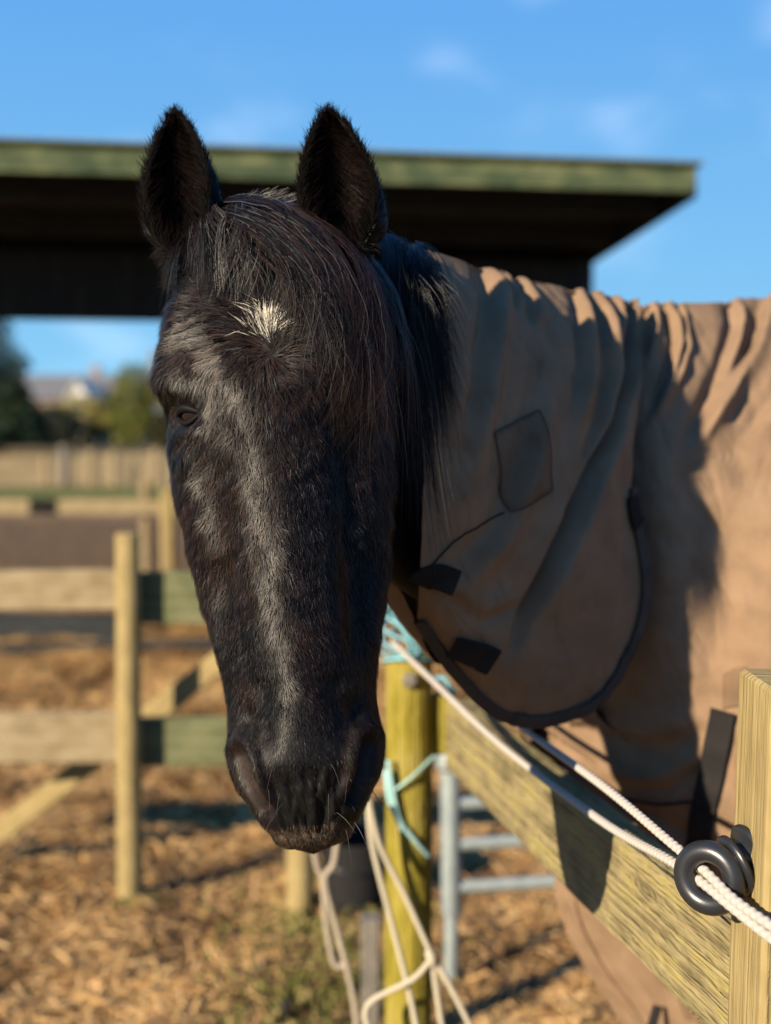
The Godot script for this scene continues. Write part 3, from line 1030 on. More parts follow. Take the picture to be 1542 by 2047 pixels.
func make_eyes(o: Node3D) -> void:
	var ball := plain(lin(0.010, 0.006, 0.005), 0.16, 0.3)
	for s in [-1.0, 1.0]:
		var q := on_head(0.345, s * 66.0)
		var n: Vector3 = q[1]
		var c: Vector3 = q[0] - n * 0.0085
		var e := part("eye", lathe(c - n * 0.02, n, eye_profile(0.02), 28), ball, o)
		# lids: two lips of skin round the eye
		var fr := frame_of(n)
		var down := -HY
		var fwd: Vector3 = (HZ - n * HZ.dot(n)).normalized()
		down = (down - n * down.dot(n)).normalized()
		for lid in [-1.0, 1.0]:
			var pts := []
			var radii := []
			for i in 13:
				var a := lerpf(-1.0, 1.0, i / 12.0)
				var h := cos(a * PI / 2)
				pts.append(c + n * (0.0155 + 0.0045 * h) + fwd * a * 0.019 + down * (lid * h * (0.0080 if lid > 0 else 0.0070) + a * 0.005))
				radii.append(0.0020 + (0.0026 if lid < 0 else 0.0008) * h)
			part("eyelid", tube(pts, radii, 8, Color(0.006, 0.005, 0.0047)), plain(Color.WHITE, 0.6, 0.2, true), o)

func eye_profile(r: float) -> Array:
	var out := []
	for i in 15:
		var a := PI * i / 14.0
		out.append([sin(a) * r, r - cos(a) * r])
	return out

# ---- coat: every hair is a narrow pointed blade lying along the lie of the coat
const WHORL := Vector2(0.0, 0.283)
func lie_of_coat(p: Vector3) -> Vector3:
	# p on the head in head axes; the coat fans out from the whorl on the forehead and then runs down the face
	var d := Vector2(p.x, p.y + WHORL.y * HL)
	var r := d.length()
	var out := d / maxf(r, 1e-4)
	var up := smoothstep(-0.03, 0.05, d.y)
	var near := exp(-pow(r / 0.032, 2))
	var fan := out.rotated(0.7 - 12.0 * r + coat.get_noise_2d(p.x * 1500, p.y * 1500) * 0.8)
	var down := Vector2(clampf(p.x * 3.0, -0.4, 0.4), -1.0)
	var crown := Vector2(out.x * 1.6, out.y * 0.55 - absf(out.x) * 0.35)
	var v := down.lerp(crown, up).lerp(fan, near)
	v += Vector2(coat.get_noise_3d(p.x * 500, p.y * 500, 3), coat.get_noise_3d(p.x * 500, p.y * 500, 33)) * 0.55 + Vector2(coat.get_noise_3d(p.x * 2200, p.y * 1500, 13), coat.get_noise_3d(p.x * 2200, p.y * 1500, 53)) * 0.7
	return Vector3(v.x, v.y, -0.25 * clampf(absf(p.x) * 6.0, 0, 1))

var hv := PackedVector3Array()
var hn := PackedVector3Array()
var hc := PackedColorArray()
var hi := PackedInt32Array()

func hair_start() -> void:
	hv = PackedVector3Array(); hn = PackedVector3Array(); hc = PackedColorArray(); hi = PackedInt32Array()

func hair_mesh() -> ArrayMesh:
	var mb := MB.new()
	mb.v = hv; mb.n = hn; mb.c = hc; mb.idx = hi
	mb.uv.resize(hv.size())
	return mb.raw()

# a short hair: root p, surface normal n, direction d along the skin
func blade(p: Vector3, n: Vector3, d: Vector3, length: float, width: float, lift: float, col: Color) -> void:
	var k := hv.size()
	var side := d.cross(n).normalized() * width * 0.5
	var m := p + d * length * 0.5 + n * length * lift
	var e := p + d * length + n * length * lift * 1.25
	var nn := (n - d * lift * 0.8).normalized()
	hv.append(p - side - n * 0.001); hv.append(p + side - n * 0.001); hv.append(m - side * 0.8); hv.append(m + side * 0.8); hv.append(e)
	for i in 5: hn.append(nn); hc.append(col)
	# wound so that the outside of the blade is its front
	hi.append(k); hi.append(k + 2); hi.append(k + 3); hi.append(k); hi.append(k + 3); hi.append(k + 1); hi.append(k + 2); hi.append(k + 4); hi.append(k + 3)

# a long hair along points pts
func strand(pts: Array, width: float, face: Vector3, col: Color) -> void:
	var n := pts.size()
	for i in n:
		var d: Vector3 = (pts[mini(i + 1, n - 1)] - pts[maxi(i - 1, 0)]).normalized()
		var side := d.cross(face).normalized()
		var nn := side.cross(d).normalized()
		if nn.dot(face) < 0: nn = -nn
		var w := width * 0.5 * sqrt(1.0 - 0.97 * float(i) / (n - 1))
		var k := hv.size()
		hv.append(pts[i] - side * w); hv.append(pts[i] + side * w)
		hn.append(nn); hn.append(nn); hc.append(col); hc.append(col)
		if i > 0:
			hi.append(k - 2); hi.append(k); hi.append(k + 1); hi.append(k - 2); hi.append(k + 1); hi.append(k - 1)

func coat_tone(p: Vector3, t: float, deg: float, r: RandomNumberGenerator) -> Color:
	# natural dark coat: black hairs, rusty brown ones in patches, a few grey
	var patch := coat.get_noise_3d(p.x * 260, p.y * 200, 71.0)
	var grey := clampf(coat.get_noise_3d(p.x * 330, p.y * 260, 171.0) * 2.0, -1, 1)
	var clump := 1.0 + 0.4 * coat.get_noise_3d(p.x * 2600, p.y * 900, 91.0)
	var g := r.randf()
	var c := Color(0.0082, 0.0076, 0.0077) * r.randf_range(0.5, 1.7)
	var rust := clampf(0.25 + patch * 1.3, 0, 1)
	# rusty areas: forehead sides round the whorl, and beside the nostrils
	rust = maxf(rust, 0.8 * exp(-pow((t - 0.28) / 0.07, 2) - pow(deg / 55.0, 2)))
	rust = maxf(rust, 1.0 * exp(-pow((t - 0.755) / 0.04, 2) - pow((absf(deg) - 52.0) / 16.0, 2)))
	if g < rust * 0.75: c = Color(0.019, 0.0115, 0.009) * r.randf_range(0.6, 1.5)
	elif g > 0.945 - 0.04 * grey: c = Color(0.036, 0.034, 0.033) * r.randf_range(0.6, 1.6)
	c *= clump
	c.a = 1.0
	return c

func make_fur(o: Node3D, es: Array) -> void:
	var m := plain(Color.WHITE, 0.40, 0.24, true)
	var r := RandomNumberGenerator.new()
	r.seed = 31
	# area weights so that hairs are spread evenly over the head
	var cum := PackedFloat32Array()
	cum.resize(NT * NA)
	var total := 0.0
	for i in NT:
		var t := (i + 0.5) / NT
		for j in NA:
			var a := head_p[i * NA + j]
			var ar := (head_p[(i + 1) * NA + j] - a).cross(head_p[i * NA + (j + 1) % NA] - a).length()
			var deg := 360.0 * (j + 0.5) / NA
			if deg > 180: deg -= 360
			var w := 1.0
			if absf(deg) > 115: w = 0.25
			if t > 0.80: w *= 1.0 - 0.5 * smoothstep(0.80, 0.9, t)
			if t > 0.955: w = 0.6
			total += ar * w
			cum[i * NA + j] = total
	hair_start()
	for k in 230000:
		var pick := cum.bsearch(r.randf() * total)
		pick = mini(pick, NT * NA - 1)
		var t := (pick / NA + r.randf()) / NT
		var deg := 360.0 * (pick % NA + r.randf()) / NA
		var q := on_head(t, deg)
		if deg > 180: deg -= 360
		var p: Vector3 = q[0]
		var n: Vector3 = q[1]
		var rel := p - POLL
		var loc := Vector3(rel.dot(HX), rel.dot(HY), rel.dot(HZ))
		# bare: the eye opening, the inside of the nostril, the crumpled lip
		var eye_d := Vector2((t - 0.345) * HL, deg_to_rad(absf(deg) - 66.0) * 0.1).length() if t > 0.25 and t < 0.45 else 1.0
		if eye_d < 0.0125: continue
		if t > 0.83 and t < 0.93 and absf(absf(deg) - lerpf(62.0, 47.0, (t - 0.83) / 0.1)) < 11.0 and r.randf() < 0.93: continue
		var lip := smoothstep(0.87, 0.90, t) * (1.0 - smoothstep(38.0, 50.0, absf(deg)))
		if t < 0.955 and r.randf() < lip * 0.9: continue
		var f := lie_of_coat(loc)
		var d := HX * f.x + HY * f.y + HZ * f.z
		d += Vector3(r.randfn(), r.randfn(), r.randfn()) * 0.14
		d = (d - n * d.dot(n)).normalized()
		var size := lerpf(0.0065, 0.0035, smoothstep(0.3, 0.8, t))
		var cell := Vector2i(int(floor((loc.x + 1.0) / size)), int(floor((loc.y + 1.0) / (size * 1.6))))
		var hash_a := fposmod(sin(cell.x * 127.1 + cell.y * 311.7) * 4375.85, 1.0)
		var hash_b := fposmod(sin(cell.x * 269.5 + cell.y * 183.3) * 4375.85, 1.0)
		var pull := HX * ((cell.x + 0.2 + 0.6 * hash_a) * size - 1.0 - loc.x) + HY * ((cell.y + 0.2 + 0.6 * hash_b) * size * 1.6 - 1.0 - loc.y)
		d = (d * 0.012 + pull * 0.75)
		d = (d - n * d.dot(n)).normalized()
		var length := lerpf(0.019, 0.011, smoothstep(0.2, 0.45, t))
		length = lerpf(length, 0.005, smoothstep(0.62, 0.85, t))
		length *= r.randf_range(0.65, 1.3) * smoothstep(0.006, 0.045, eye_d)
		var width := lerpf(0.00058, 0.0004, smoothstep(0.5, 0.85, t))
		var col := coat_tone(loc, t, deg, r) * lerpf(0.5, 1.5, hash_b)
		# the white star just above the whorl, and pale hairs on the chin rim
		var sd := Vector2((loc.x + 0.004) / 0.011, (loc.y + 0.240 * HL) / 0.014)
		if r.randf() < clampf(1.15 - sd.length() + 1.0 * coat.get_noise_2d(loc.x * 3000, loc.y * 3000), 0, 0.9):
			col = Color(0.48, 0.44, 0.35) * r.randf_range(0.6, 1.2)
			length *= 1.2
		if t > 0.955:
			col = (Color(0.075, 0.058, 0.044) if r.randf() < 0.6 else Color(0.012, 0.010, 0.009)) * r.randf_range(0.3, 1.4)
			length = r.randf_range(0.003, 0.006)
		col.a = 1.0
		blade(p, n, d, length, width, clampf(r.randf_range(0.06, 0.26) + 0.25 * coat.get_noise_3d(loc.x * 2400, loc.y * 1400, 7.0), 0.04, 0.6), col)
	part("coat", hair_mesh(), m, o, "stuff")
	hair_start()
	for e in es:
		for k in 7000:
			var u := pow(r.randf(), 1.15)
			var a := r.randf_range(-1, 1)
			var inner := r.randf() < 0.55
			var p := ear_point(e, u, a, inner)
			var pu := (ear_point(e, u + 0.01, a, inner) - p).normalized()
			var pa := (ear_point(e, u, a + 0.01, inner) - p).normalized()
			var n := pu.cross(pa).normalized()
			if n.dot(p - (e.at + e.y * u * e.length)) < 0: n = -n
			if inner: n = -n
			var d := pu
			var length := r.randf_range(0.006, 0.012)
			var col := Color(0.0048, 0.0043, 0.0042) * r.randf_range(0.6, 1.6)
			var lift := r.randf_range(0.15, 0.4)
			if inner:
				d = (pu * 0.7 + e.x * -signf(a) * 0.5 + e.z * 0.3).normalized()
				length = r.randf_range(0.012, 0.034) * (1.0 - 0.5 * u)
				col = Color(0.0045, 0.0035, 0.0031) * r.randf_range(0.4, 2.2)
				lift = 0.3
			col.a = 1.0
			blade(p, n, d, length, 0.0006, lift, col)
		# loose hair round the root of the ear
		for k in 1500:
			var a := r.randf_range(-1.15, 1.15)
			var p := ear_point(e, r.randf_range(-0.16, 0.12), a, false)
			var d: Vector3 = (-e.y * 0.5 + e.x * sin(a * 2.0) * 0.6 + e.z * r.randf_range(0.0, 0.5) + Vector3(r.randfn(), r.randfn(), r.randfn()) * 0.3).normalized()
			var col := Color(0.006, 0.0053, 0.0052) * r.randf_range(0.5, 2.0)
			col.a = 1.0
			blade(p, (e.z + Vector3(0, 0.2, 0)).normalized(), d, r.randf_range(0.007, 0.018), 0.0006, 0.15, col)
		# rim fringe
		for k in 2200:
			var u := r.randf_range(0.02, 1.0)
			var a := -1.0 if r.randf() < 0.5 else 1.0
			var p := ear_point(e, u, a, false)
			var d: Vector3 = (e.y * 0.8 - e.x * signf(a) * r.randf_range(-0.25, 0.9) + e.z * r.randf_range(-0.1, 0.5) + Vector3(r.randfn(), r.randfn(), r.randfn()) * 0.2).normalized()
			var col := Color(0.0032, 0.0028, 0.0027) * r.randf_range(0.5, 1.8)
			col.a = 1.0
			blade(p, e.z, d, r.randf_range(0.007, 0.022) * (1.25 - 0.6 * u), 0.0006, 0.1, col)
	part("ear_hair", hair_mesh(), plain(Color.WHITE, 0.6, 0.10, true), o, "stuff")
	# whiskers on the muzzle and long feelers by the eyes
	hair_start()
	for k in 18:
		var s := 1.0 if r.randf() < 0.5 else -1.0
		var q := on_head(r.randf_range(0.86, 0.965), s * r.randf_range(15, 85))
		var d: Vector3 = (q[1] + Vector3(r.randfn(), r.randfn(), r.randfn()) * 0.25 + Vector3.DOWN * 0.3).normalized()
		var length := r.randf_range(0.010, 0.032)
		var pts := []
		for i in 7:
			var u := i / 6.0
			pts.append(q[0] + d * length * u + Vector3.DOWN * 0.012 * u * u)
		strand(pts, 0.00032, Vector3(0, 0, 1), Color(0.06, 0.055, 0.05))
	part("whiskers", hair_mesh(), m, o, "stuff")

func lock_tone(r: RandomNumberGenerator, rust: float) -> Color:
	var c := Color(0.0065, 0.0058, 0.0058) * r.randf_range(0.5, 1.9)
	if r.randf() < rust: c = Color(0.022, 0.0125, 0.010) * r.randf_range(0.6, 1.5)
	elif r.randf() < 0.16: c = Color(0.045, 0.043, 0.042) * r.randf_range(0.6, 1.3)
	c.a = 1.0
	return c

func make_locks(o: Node3D) -> void:
	var m := plain(Color.WHITE, 0.40, 0.25, true)
	var r := RandomNumberGenerator.new()
	r.seed = 77
	# forelock: combed from the poll across the forehead towards the horse's left eye
	hair_start()
	for w in 140:
		# a wisp of hairs that share a path
		var a0 := r.randf_range(-58, 72)
		var fr := (a0 + 58.0) / 130.0
		var t1 := lerpf(0.13, 0.46, clampf(fr * 0.75 + r.randf_range(-0.1, 0.4), 0, 1))
		var a1 := lerpf(16.0, 66.0, clampf(fr * 0.8 + r.randf_range(0.0, 0.28), 0, 1))
		if w >= 105:      # short ones left of the parting
			a0 = r.randf_range(-80, -5)
			a1 = a0 * 0.75 + r.randf_range(-6, 14)
			t1 = r.randf_range(0.10, 0.21)
		var rust := 0.08 + 0.6 * smoothstep(34.0, 58.0, a1)
		var lift := r.randf_range(0.006, 0.030)
		var curl := r.randf_range(-13, 13)
		var phase := r.randf_range(0, 3)
		var swirl := Vector3(r.randfn(), r.randfn(), r.randfn()) * 0.12
		for k in 30:
			var b0 := a0 + r.randfn() * 4.0
			var b1 := a1 + r.randfn() * 1.5
			var tt := t1 * r.randf_range(0.78, 1.06)
			var pts := []
			var free := r.randf_range(0.5, 0.85)
			for i in 16:
				var u := i / 15.0
				if u <= free or i < 3:
					var t := lerpf(0.012, tt, u)
					var deg := lerpf(b0, b1, smoothstep(0.0, 0.8, u)) + curl * 0.7 * sin(u * 5.0 + phase) * u
					var q := on_head(t, deg)
					pts.append(q[0] + q[1] * (0.003 + lift * sin(u * PI * 0.9) + 0.002 * r.randf()))
				else:
					var go: Vector3 = (pts[-1] - pts[-2]).normalized()
					go = (go + Vector3(0.10 * sin(w * 2.1) - 0.06, -0.30, 0.05 * cos(w * 1.7)) + swirl * sin(u * 9.0 + phase)).normalized()
					var on: Vector3 = pts[-1] + go * tt * HL / 15.0 * 1.1
					pts.append(on)
			strand(pts, r.randf_range(0.0005, 0.0009), (on_head(tt * 0.6, (b0 + b1) * 0.5)[1] as Vector3), lock_tone(r, rust))
	# short tuft standing up on the poll
	for k in 500:
		var q := on_head(r.randf_range(0.004, 0.05), r.randf_range(-75, 75))
		var d: Vector3 = (HY * 1.0 + HX * r.randf_range(-0.5, 0.7) + HZ * r.randf_range(0, 0.6)).normalized()
		var length := r.randf_range(0.008, 0.022)
		var pts := []
		for i in 6:
			var u := i / 5.0
			pts.append(q[0] + d * length * u + HX * 0.012 * u * u - HY * 0.008 * u * u)
		strand(pts, 0.0007, HZ, lock_tone(r, 0.1))
	part("forelock", hair_mesh(), m, o, "stuff")
	# mane: falls from behind the ears down the near side of the neck, over the front edge of the rug
	hair_start()
	for w in 70:
		var s := r.randf()
		var root := Vector3(-0.0005, 1.656, -1.36).lerp(Vector3(0.045, 1.646, -1.425), s) + Vector3(0, r.randf_range(-0.03, 0.004), 0)
		var reach := r.randf_range(0.12, 0.34) * (1.0 - 0.45 * s)
		var end := root + Vector3(0.008 + r.randf_range(-0.015, 0.03) + 0.05 * reach, -reach, 0.085 + r.randf_range(-0.01, 0.015))
		var mid := root.lerp(end, 0.4) + Vector3(r.randf_range(-0.01, 0.012), 0.02, 0.05)
		for k in 26:
			var j := Vector3(r.randfn(), r.randfn() * 0.8, r.randfn() * 0.5) * 0.006
			var e := end + j * 1.4 + Vector3(0, r.randf_range(-0.03, 0.05), 0)
			var pts := []
			for i in 15:
				var u := i / 14.0
				pts.append((root + j * 0.5).lerp(mid + j, u).lerp((mid + j).lerp(e, u), u) + Vector3(0.003 * sin(u * 7.0 + w), 0, 0))
			strand(pts, r.randf_range(0.0005, 0.0009), Vector3(-0.2, 0.1, 1).normalized(), lock_tone(r, 0.12))
	part("mane", hair_mesh(), m, o, "stuff")

# ---------------------------------------------------------------- the rug
const NECK = [
	[Vector3(0.0162, 1.655, -1.4), Vector3(0.0275, 1.606, -1.345), Vector3(0.0376, 1.503, -1.315), Vector3(0.0419, 1.397, -1.31), Vector3(0.0375, 1.298, -1.335), Vector3(0.0357, 1.23, -1.39)],
	[Vector3(0.0665, 1.649, -1.46), Vector3(0.0719, 1.589, -1.39), Vector3(0.0844, 1.477, -1.36), Vector3(0.0874, 1.362, -1.355), Vector3(0.0808, 1.243, -1.375), Vector3(0.0784, 1.165, -1.43)],
	[Vector3(0.1249, 1.641, -1.53), Vector3(0.1274, 1.572, -1.45), Vector3(0.136, 1.45, -1.41), Vector3(0.1417, 1.319, -1.4), Vector3(0.1388, 1.189, -1.42), Vector3(0.1382, 1.102, -1.47)],
	[Vector3(0.2057, 1.633, -1.61), Vector3(0.2009, 1.56, -1.52), Vector3(0.2043, 1.432, -1.47), Vector3(0.2088, 1.297, -1.45), Vector3(0.2099, 1.168, -1.47), Vector3(0.204, 1.085, -1.51)],
	[Vector3(0.2957, 1.628, -1.7), Vector3(0.2823, 1.553, -1.6), Vector3(0.274, 1.431, -1.545), Vector3(0.2743, 1.302, -1.52), Vector3(0.2775, 1.188, -1.53), Vector3(0.2776, 1.105, -1.56)],
	[Vector3(0.3556, 1.626, -1.76), Vector3(0.3363, 1.55, -1.66), Vector3(0.3172, 1.444, -1.6), Vector3(0.3155, 1.354, -1.585), Vector3(0.336, 1.27, -1.585), Vector3(0.3382, 1.198, -1.59)]]

const BODY = [
	[Vector3(0.2872, 1.597, -1.75), Vector3(0.2783, 1.485, -1.73), Vector3(0.2647, 1.311, -1.72), Vector3(0.259, 1.069, -1.76), Vector3(0.2792, 0.9593, -1.84), Vector3(0.267, 0.7192, -1.9), Vector3(0.3272, 0.5722, -1.92), Vector3(0.4048, 0.4564, -1.92)],
	[Vector3(0.3818, 1.626, -1.8), Vector3(0.3692, 1.498, -1.7), Vector3(0.3573, 1.351, -1.635), Vector3(0.351, 1.185, -1.625), Vector3(0.3574, 1.046, -1.645), Vector3(0.3671, 0.8962, -1.68), Vector3(0.3846, 0.7248, -1.75), Vector3(0.4285, 0.5185, -1.8)],
	[Vector3(0.484, 1.632, -1.86), Vector3(0.4644, 1.513, -1.75), Vector3(0.4408, 1.35, -1.65), Vector3(0.4305, 1.189, -1.6), Vector3(0.4317, 1.058, -1.595), Vector3(0.4382, 0.9193, -1.61), Vector3(0.4517, 0.7662, -1.65), Vector3(0.4842, 0.5547, -1.73)],
	[Vector3(0.5932, 1.65, -1.92), Vector3(0.5576, 1.513, -1.755), Vector3(0.5246, 1.351, -1.64), Vector3(0.509, 1.193, -1.58), Vector3(0.5071, 1.065, -1.565), Vector3(0.5116, 0.9325, -1.57), Vector3(0.5212, 0.7911, -1.59), Vector3(0.5582, 0.5858, -1.67)],
	[Vector3(0.86, 1.675, -1.86), Vector3(0.86, 1.56, -1.67), Vector3(0.86, 1.38, -1.565), Vector3(0.86, 1.18, -1.52), Vector3(0.86, 1.02, -1.51), Vector3(0.86, 0.87, -1.51), Vector3(0.86, 0.73, -1.53), Vector3(0.86, 0.56, -1.6)],
	[Vector3(1.35, 1.61, -1.75), Vector3(1.35, 1.52, -1.56), Vector3(1.35, 1.38, -1.47), Vector3(1.35, 1.18, -1.43), Vector3(1.35, 1.02, -1.42), Vector3(1.35, 0.87, -1.42), Vector3(1.35, 0.73, -1.43), Vector3(1.35, 0.58, -1.46)],
	[Vector3(1.95, 1.6, -1.62), Vector3(1.95, 1.5, -1.44), Vector3(1.95, 1.36, -1.36), Vector3(1.95, 1.18, -1.34), Vector3(1.95, 1.02, -1.34), Vector3(1.95, 0.87, -1.35), Vector3(1.95, 0.73, -1.37), Vector3(1.95, 0.6, -1.4)],
	[Vector3(2.17, 1.48, -1.57), Vector3(2.18, 1.42, -1.45), Vector3(2.19, 1.3, -1.42), Vector3(2.2, 1.15, -1.41), Vector3(2.2, 1, -1.41), Vector3(2.2, 0.87, -1.42), Vector3(2.2, 0.74, -1.43), Vector3(2.2, 0.62, -1.45)]]

# folds seen on the near side: depth, width, kind (0 ridge beside valley, 1 valley), path as (x, y)
var neck_folds := [
	[0.014, 0.012, 0, [Vector2(0.119, 1.641), Vector2(0.130, 1.604), Vector2(0.124, 1.567), Vector2(0.106, 1.483), Vector2(0.086, 1.389)]],
	[0.007, 0.007, 0, [Vector2(0.143, 1.636), Vector2(0.158, 1.609), Vector2(0.162, 1.586)]],
	[0.008, 0.008, 0, [Vector2(0.168, 1.633), Vector2(0.182, 1.597), Vector2(0.184, 1.571)]],
	[0.013, 0.009, 0, [Vector2(0.252, 1.630), Vector2(0.254, 1.585), Vector2(0.249, 1.520), Vector2(0.229, 1.443)]],
	[0.014, 0.009, 0, [Vector2(0.280, 1.626), Vector2(0.291, 1.582), Vector2(0.291, 1.522), Vector2(0.267, 1.443), Vector2(0.226, 1.358)]],
	[0.008, 0.007, 0, [Vector2(0.314, 1.627), Vector2(0.318, 1.577)]],
	[0.030, 0.0085, 2, [Vector2(0.341, 1.621), Vector2(0.336, 1.579), Vector2(0.318, 1.522), Vector2(0.287, 1.449), Vector2(0.250, 1.384), Vector2(0.198, 1.290), Vector2(0.168, 1.231), Vector2(0.143, 1.173)]],
	[0.008, 0.022, 0, [Vector2(0.059, 1.542), Vector2(0.076, 1.424), Vector2(0.064, 1.325)]],
	[0.010, 0.016, 0, [Vector2(0.184, 1.503), Vector2(0.168, 1.420), Vector2(0.129, 1.332), Vector2(0.072, 1.267)]],
	[0.006, 0.03, 1, [Vector2(0.131, 1.262), Vector2(0.195, 1.206), Vector2(0.251, 1.174)]],
	[0.005, 0.012, 0, [Vector2(0.049, 1.286), Vector2(0.109, 1.235), Vector2(0.168, 1.248)]]]
var body_folds := [
	[0.010, 0.008, 0, [Vector2(0.382, 1.626), Vector2(0.379, 1.591), Vector2(0.361, 1.540)]],
	[0.014, 0.008, 0, [Vector2(0.408, 1.626), Vector2(0.415, 1.573), Vector2(0.392, 1.519), Vector2(0.353, 1.452)]],
	[0.008, 0.006, 0, [Vector2(0.431, 1.630), Vector2(0.427, 1.562), Vector2(0.389, 1.488)]],
	[0.015, 0.012, 0, [Vector2(0.527, 1.637), Vector2(0.522, 1.600), Vector2(0.473, 1.513), Vector2(0.419, 1.442)]],
	[0.017, 0.012, 0, [Vector2(0.588, 1.646), Vector2(0.532, 1.557), Vector2(0.468, 1.487), Vector2(0.409, 1.420)]],
	[0.009, 0.012, 0, [Vector2(0.639, 1.605), Vector2(0.546, 1.485), Vector2(0.484, 1.418)]],
	[0.007, 0.022, 1, [Vector2(0.404, 1.413), Vector2(0.419, 1.342), Vector2(0.463, 1.297)]],
	[0.008, 0.02, 0, [Vector2(0.299, 1.014), Vector2(0.359, 1.023), Vector2(0.426, 1.066)]],
	[0.006, 0.012, 0, [Vector2(0.319, 0.942), Vector2(0.374, 0.962), Vector2(0.439, 1.032)]],
	[0.007, 0.01, 0, [Vector2(0.435, 0.882), Vector2(0.367, 0.906), Vector2(0.314, 0.909)]],
	[0.006, 0.006, 0, [Vector2(0.281, 0.706), Vector2(0.330, 0.611), Vector2(0.398, 0.506)]],
	[0.010, 0.05, 0, [Vector2(0.511, 1.348), Vector2(0.462, 1.222), Vector2(0.469, 1.097)]],
	[0.008, 0.012, 0, [Vector2(0.459, 1.058), Vector2(0.458, 0.988), Vector2(0.470, 0.936)]]]

func net_at(net: Array, u: float, w: float) -> Vector3:
	var nc := net.size() - 1
	var nr: int = net[0].size() - 1
	var fu := clampf(u * nc, 0, nc - 1e-5)
	var fw := clampf(w * nr, 0, nr - 1e-5)
	var i := int(fu)
	var j := int(fw)
	var col := []
	for a in range(i - 1, i + 3):
		var c: Array = net[clampi(a, 0, nc)]
		col.append((c[j] as Vector3).cubic_interpolate(c[j + 1], c[maxi(j - 1, 0)], c[mini(j + 2, nr)], fw - j))
	return (col[1] as Vector3).cubic_interpolate(col[2], col[0], col[3], fu - i)

func folded(folds: Array, p: Vector3) -> float:
	var h := 0.0
	var q := Vector2(p.x, p.y)
	for f in folds:
		var w: float = f[1]
		var best := 1e9
		var sgn := 1.0
		var along := 0.0
		var pts: Array = f[3]
		for i in pts.size() - 1:
			var a: Vector2 = pts[i]
			var ab: Vector2 = pts[i + 1] - a
			var t := clampf((q - a).dot(ab) / maxf(ab.length_squared(), 1e-8), 0, 1)
			var d := q - a - ab * t
			if d.length() < best:
				best = d.length()
				sgn = 1.0 if ab.cross(d) > 0 else -1.0
				along = (i + t) / (pts.size() - 1)
		if best > w * (14.0 if f[2] == 2 else 4.0): continue
		var fade := minf(1.0, (1.0 - along) * 4.0 + 0.05) * minf(1.0, along * 4.0 + 0.35)
		var s := best * sgn / w
		if f[2] == 2:
			h += fade * (-f[0] * exp(-s * s) + 0.55 * f[0] * smoothstep(-0.2, 1.6, s) * exp(-maxf(s, 0.0) * 0.22))
		elif f[2] == 1:
			h -= f[0] * fade * exp(-s * s)
		else:
			h += f[0] * fade * (exp(-(s - 0.75) * (s - 0.75)) - 0.9 * exp(-(s + 0.55) * (s + 0.55) * 1.6))
	return h

# the near side of a rug from its net, folded, then the far side mirrored in the horse's middle; thick cloth with an inner face
func rug_sheet(net: Array, folds: Array, nu: int, nw: int, crumple: float, sd: int) -> Array:
	var f := FastNoiseLite.new()
	f.seed = sd
	f.frequency = 1.0
	f.fractal_octaves = 4
	var near := PackedVector3Array()
	var nrm := PackedVector3Array()
	near.resize((nu + 1) * (nw + 1))
	nrm.resize(near.size())
	for i in nu + 1:
		for j in nw + 1:
			near[i * (nw + 1) + j] = net_at(net, float(i) / nu, float(j) / nw)
	for i in nu + 1:
		for j in nw + 1:
			var du := near[mini(i + 1, nu) * (nw + 1) + j] - near[maxi(i - 1, 0) * (nw + 1) + j]
			var dw := near[i * (nw + 1) + mini(j + 1, nw)] - near[i * (nw + 1) + maxi(j - 1, 0)]
			var n := dw.cross(du).normalized()
			nrm[i * (nw + 1) + j] = n
	var out := PackedVector3Array()
	out.resize(near.size())
	for k in near.size():
		var p := near[k]
		var h := folded(folds, p) + crumple * f.get_noise_3d(p.x * 9.0, p.y * 4.0, p.z * 9.0) + crumple * 0.35 * f.get_noise_3d(p.x * 30.0, p.y * 12.0, p.z * 30.0) - crumple * 0.9 * pow(1.0 - absf(f.get_noise_3d(p.x * 11.0 + 7.0 + p.y * 5.0, p.y * 3.5, p.z * 8.0)), 9.0)
		out[k] = p + nrm[k] * h
	return [out, nrm]

func rug_mesh(net: Array, near: Array, nu: int, nw: int) -> ArrayMesh:
	var mb := MB.new()
	var pts := PackedVector3Array()
	var uvs := PackedVector2Array()
	var cs := PackedColorArray()
	var cols := 2 * nw + 1
	for i in nu + 1:
		var u := float(i) / nu
		var crest := net_at(net, u, 0)
		var ahead := net_at(net, minf(u + 0.02, 1), 0) - net_at(net, maxf(u - 0.02, 0), 0)
		var side := Vector3(-ahead.z, 0, ahead.x).normalized()
		if side.z < 0: side = -side
		for j in cols:
			var p: Vector3
			if j <= nw:
				p = near[0][i * (nw + 1) + nw - j]
			else:
				p = near[0][i * (nw + 1) + j - nw]
				p -= side * 2.0 * (p - crest).dot(side)
				p.y += 0.05 * pow(float(j - nw) / nw, 2.0)
			pts.append(p); uvs.append(Vector2(u, j / float(cols))); cs.append(Color.WHITE)
	mb.sheet(pts, nu + 1, cols, uvs, cs, true)
	return mb.commit()

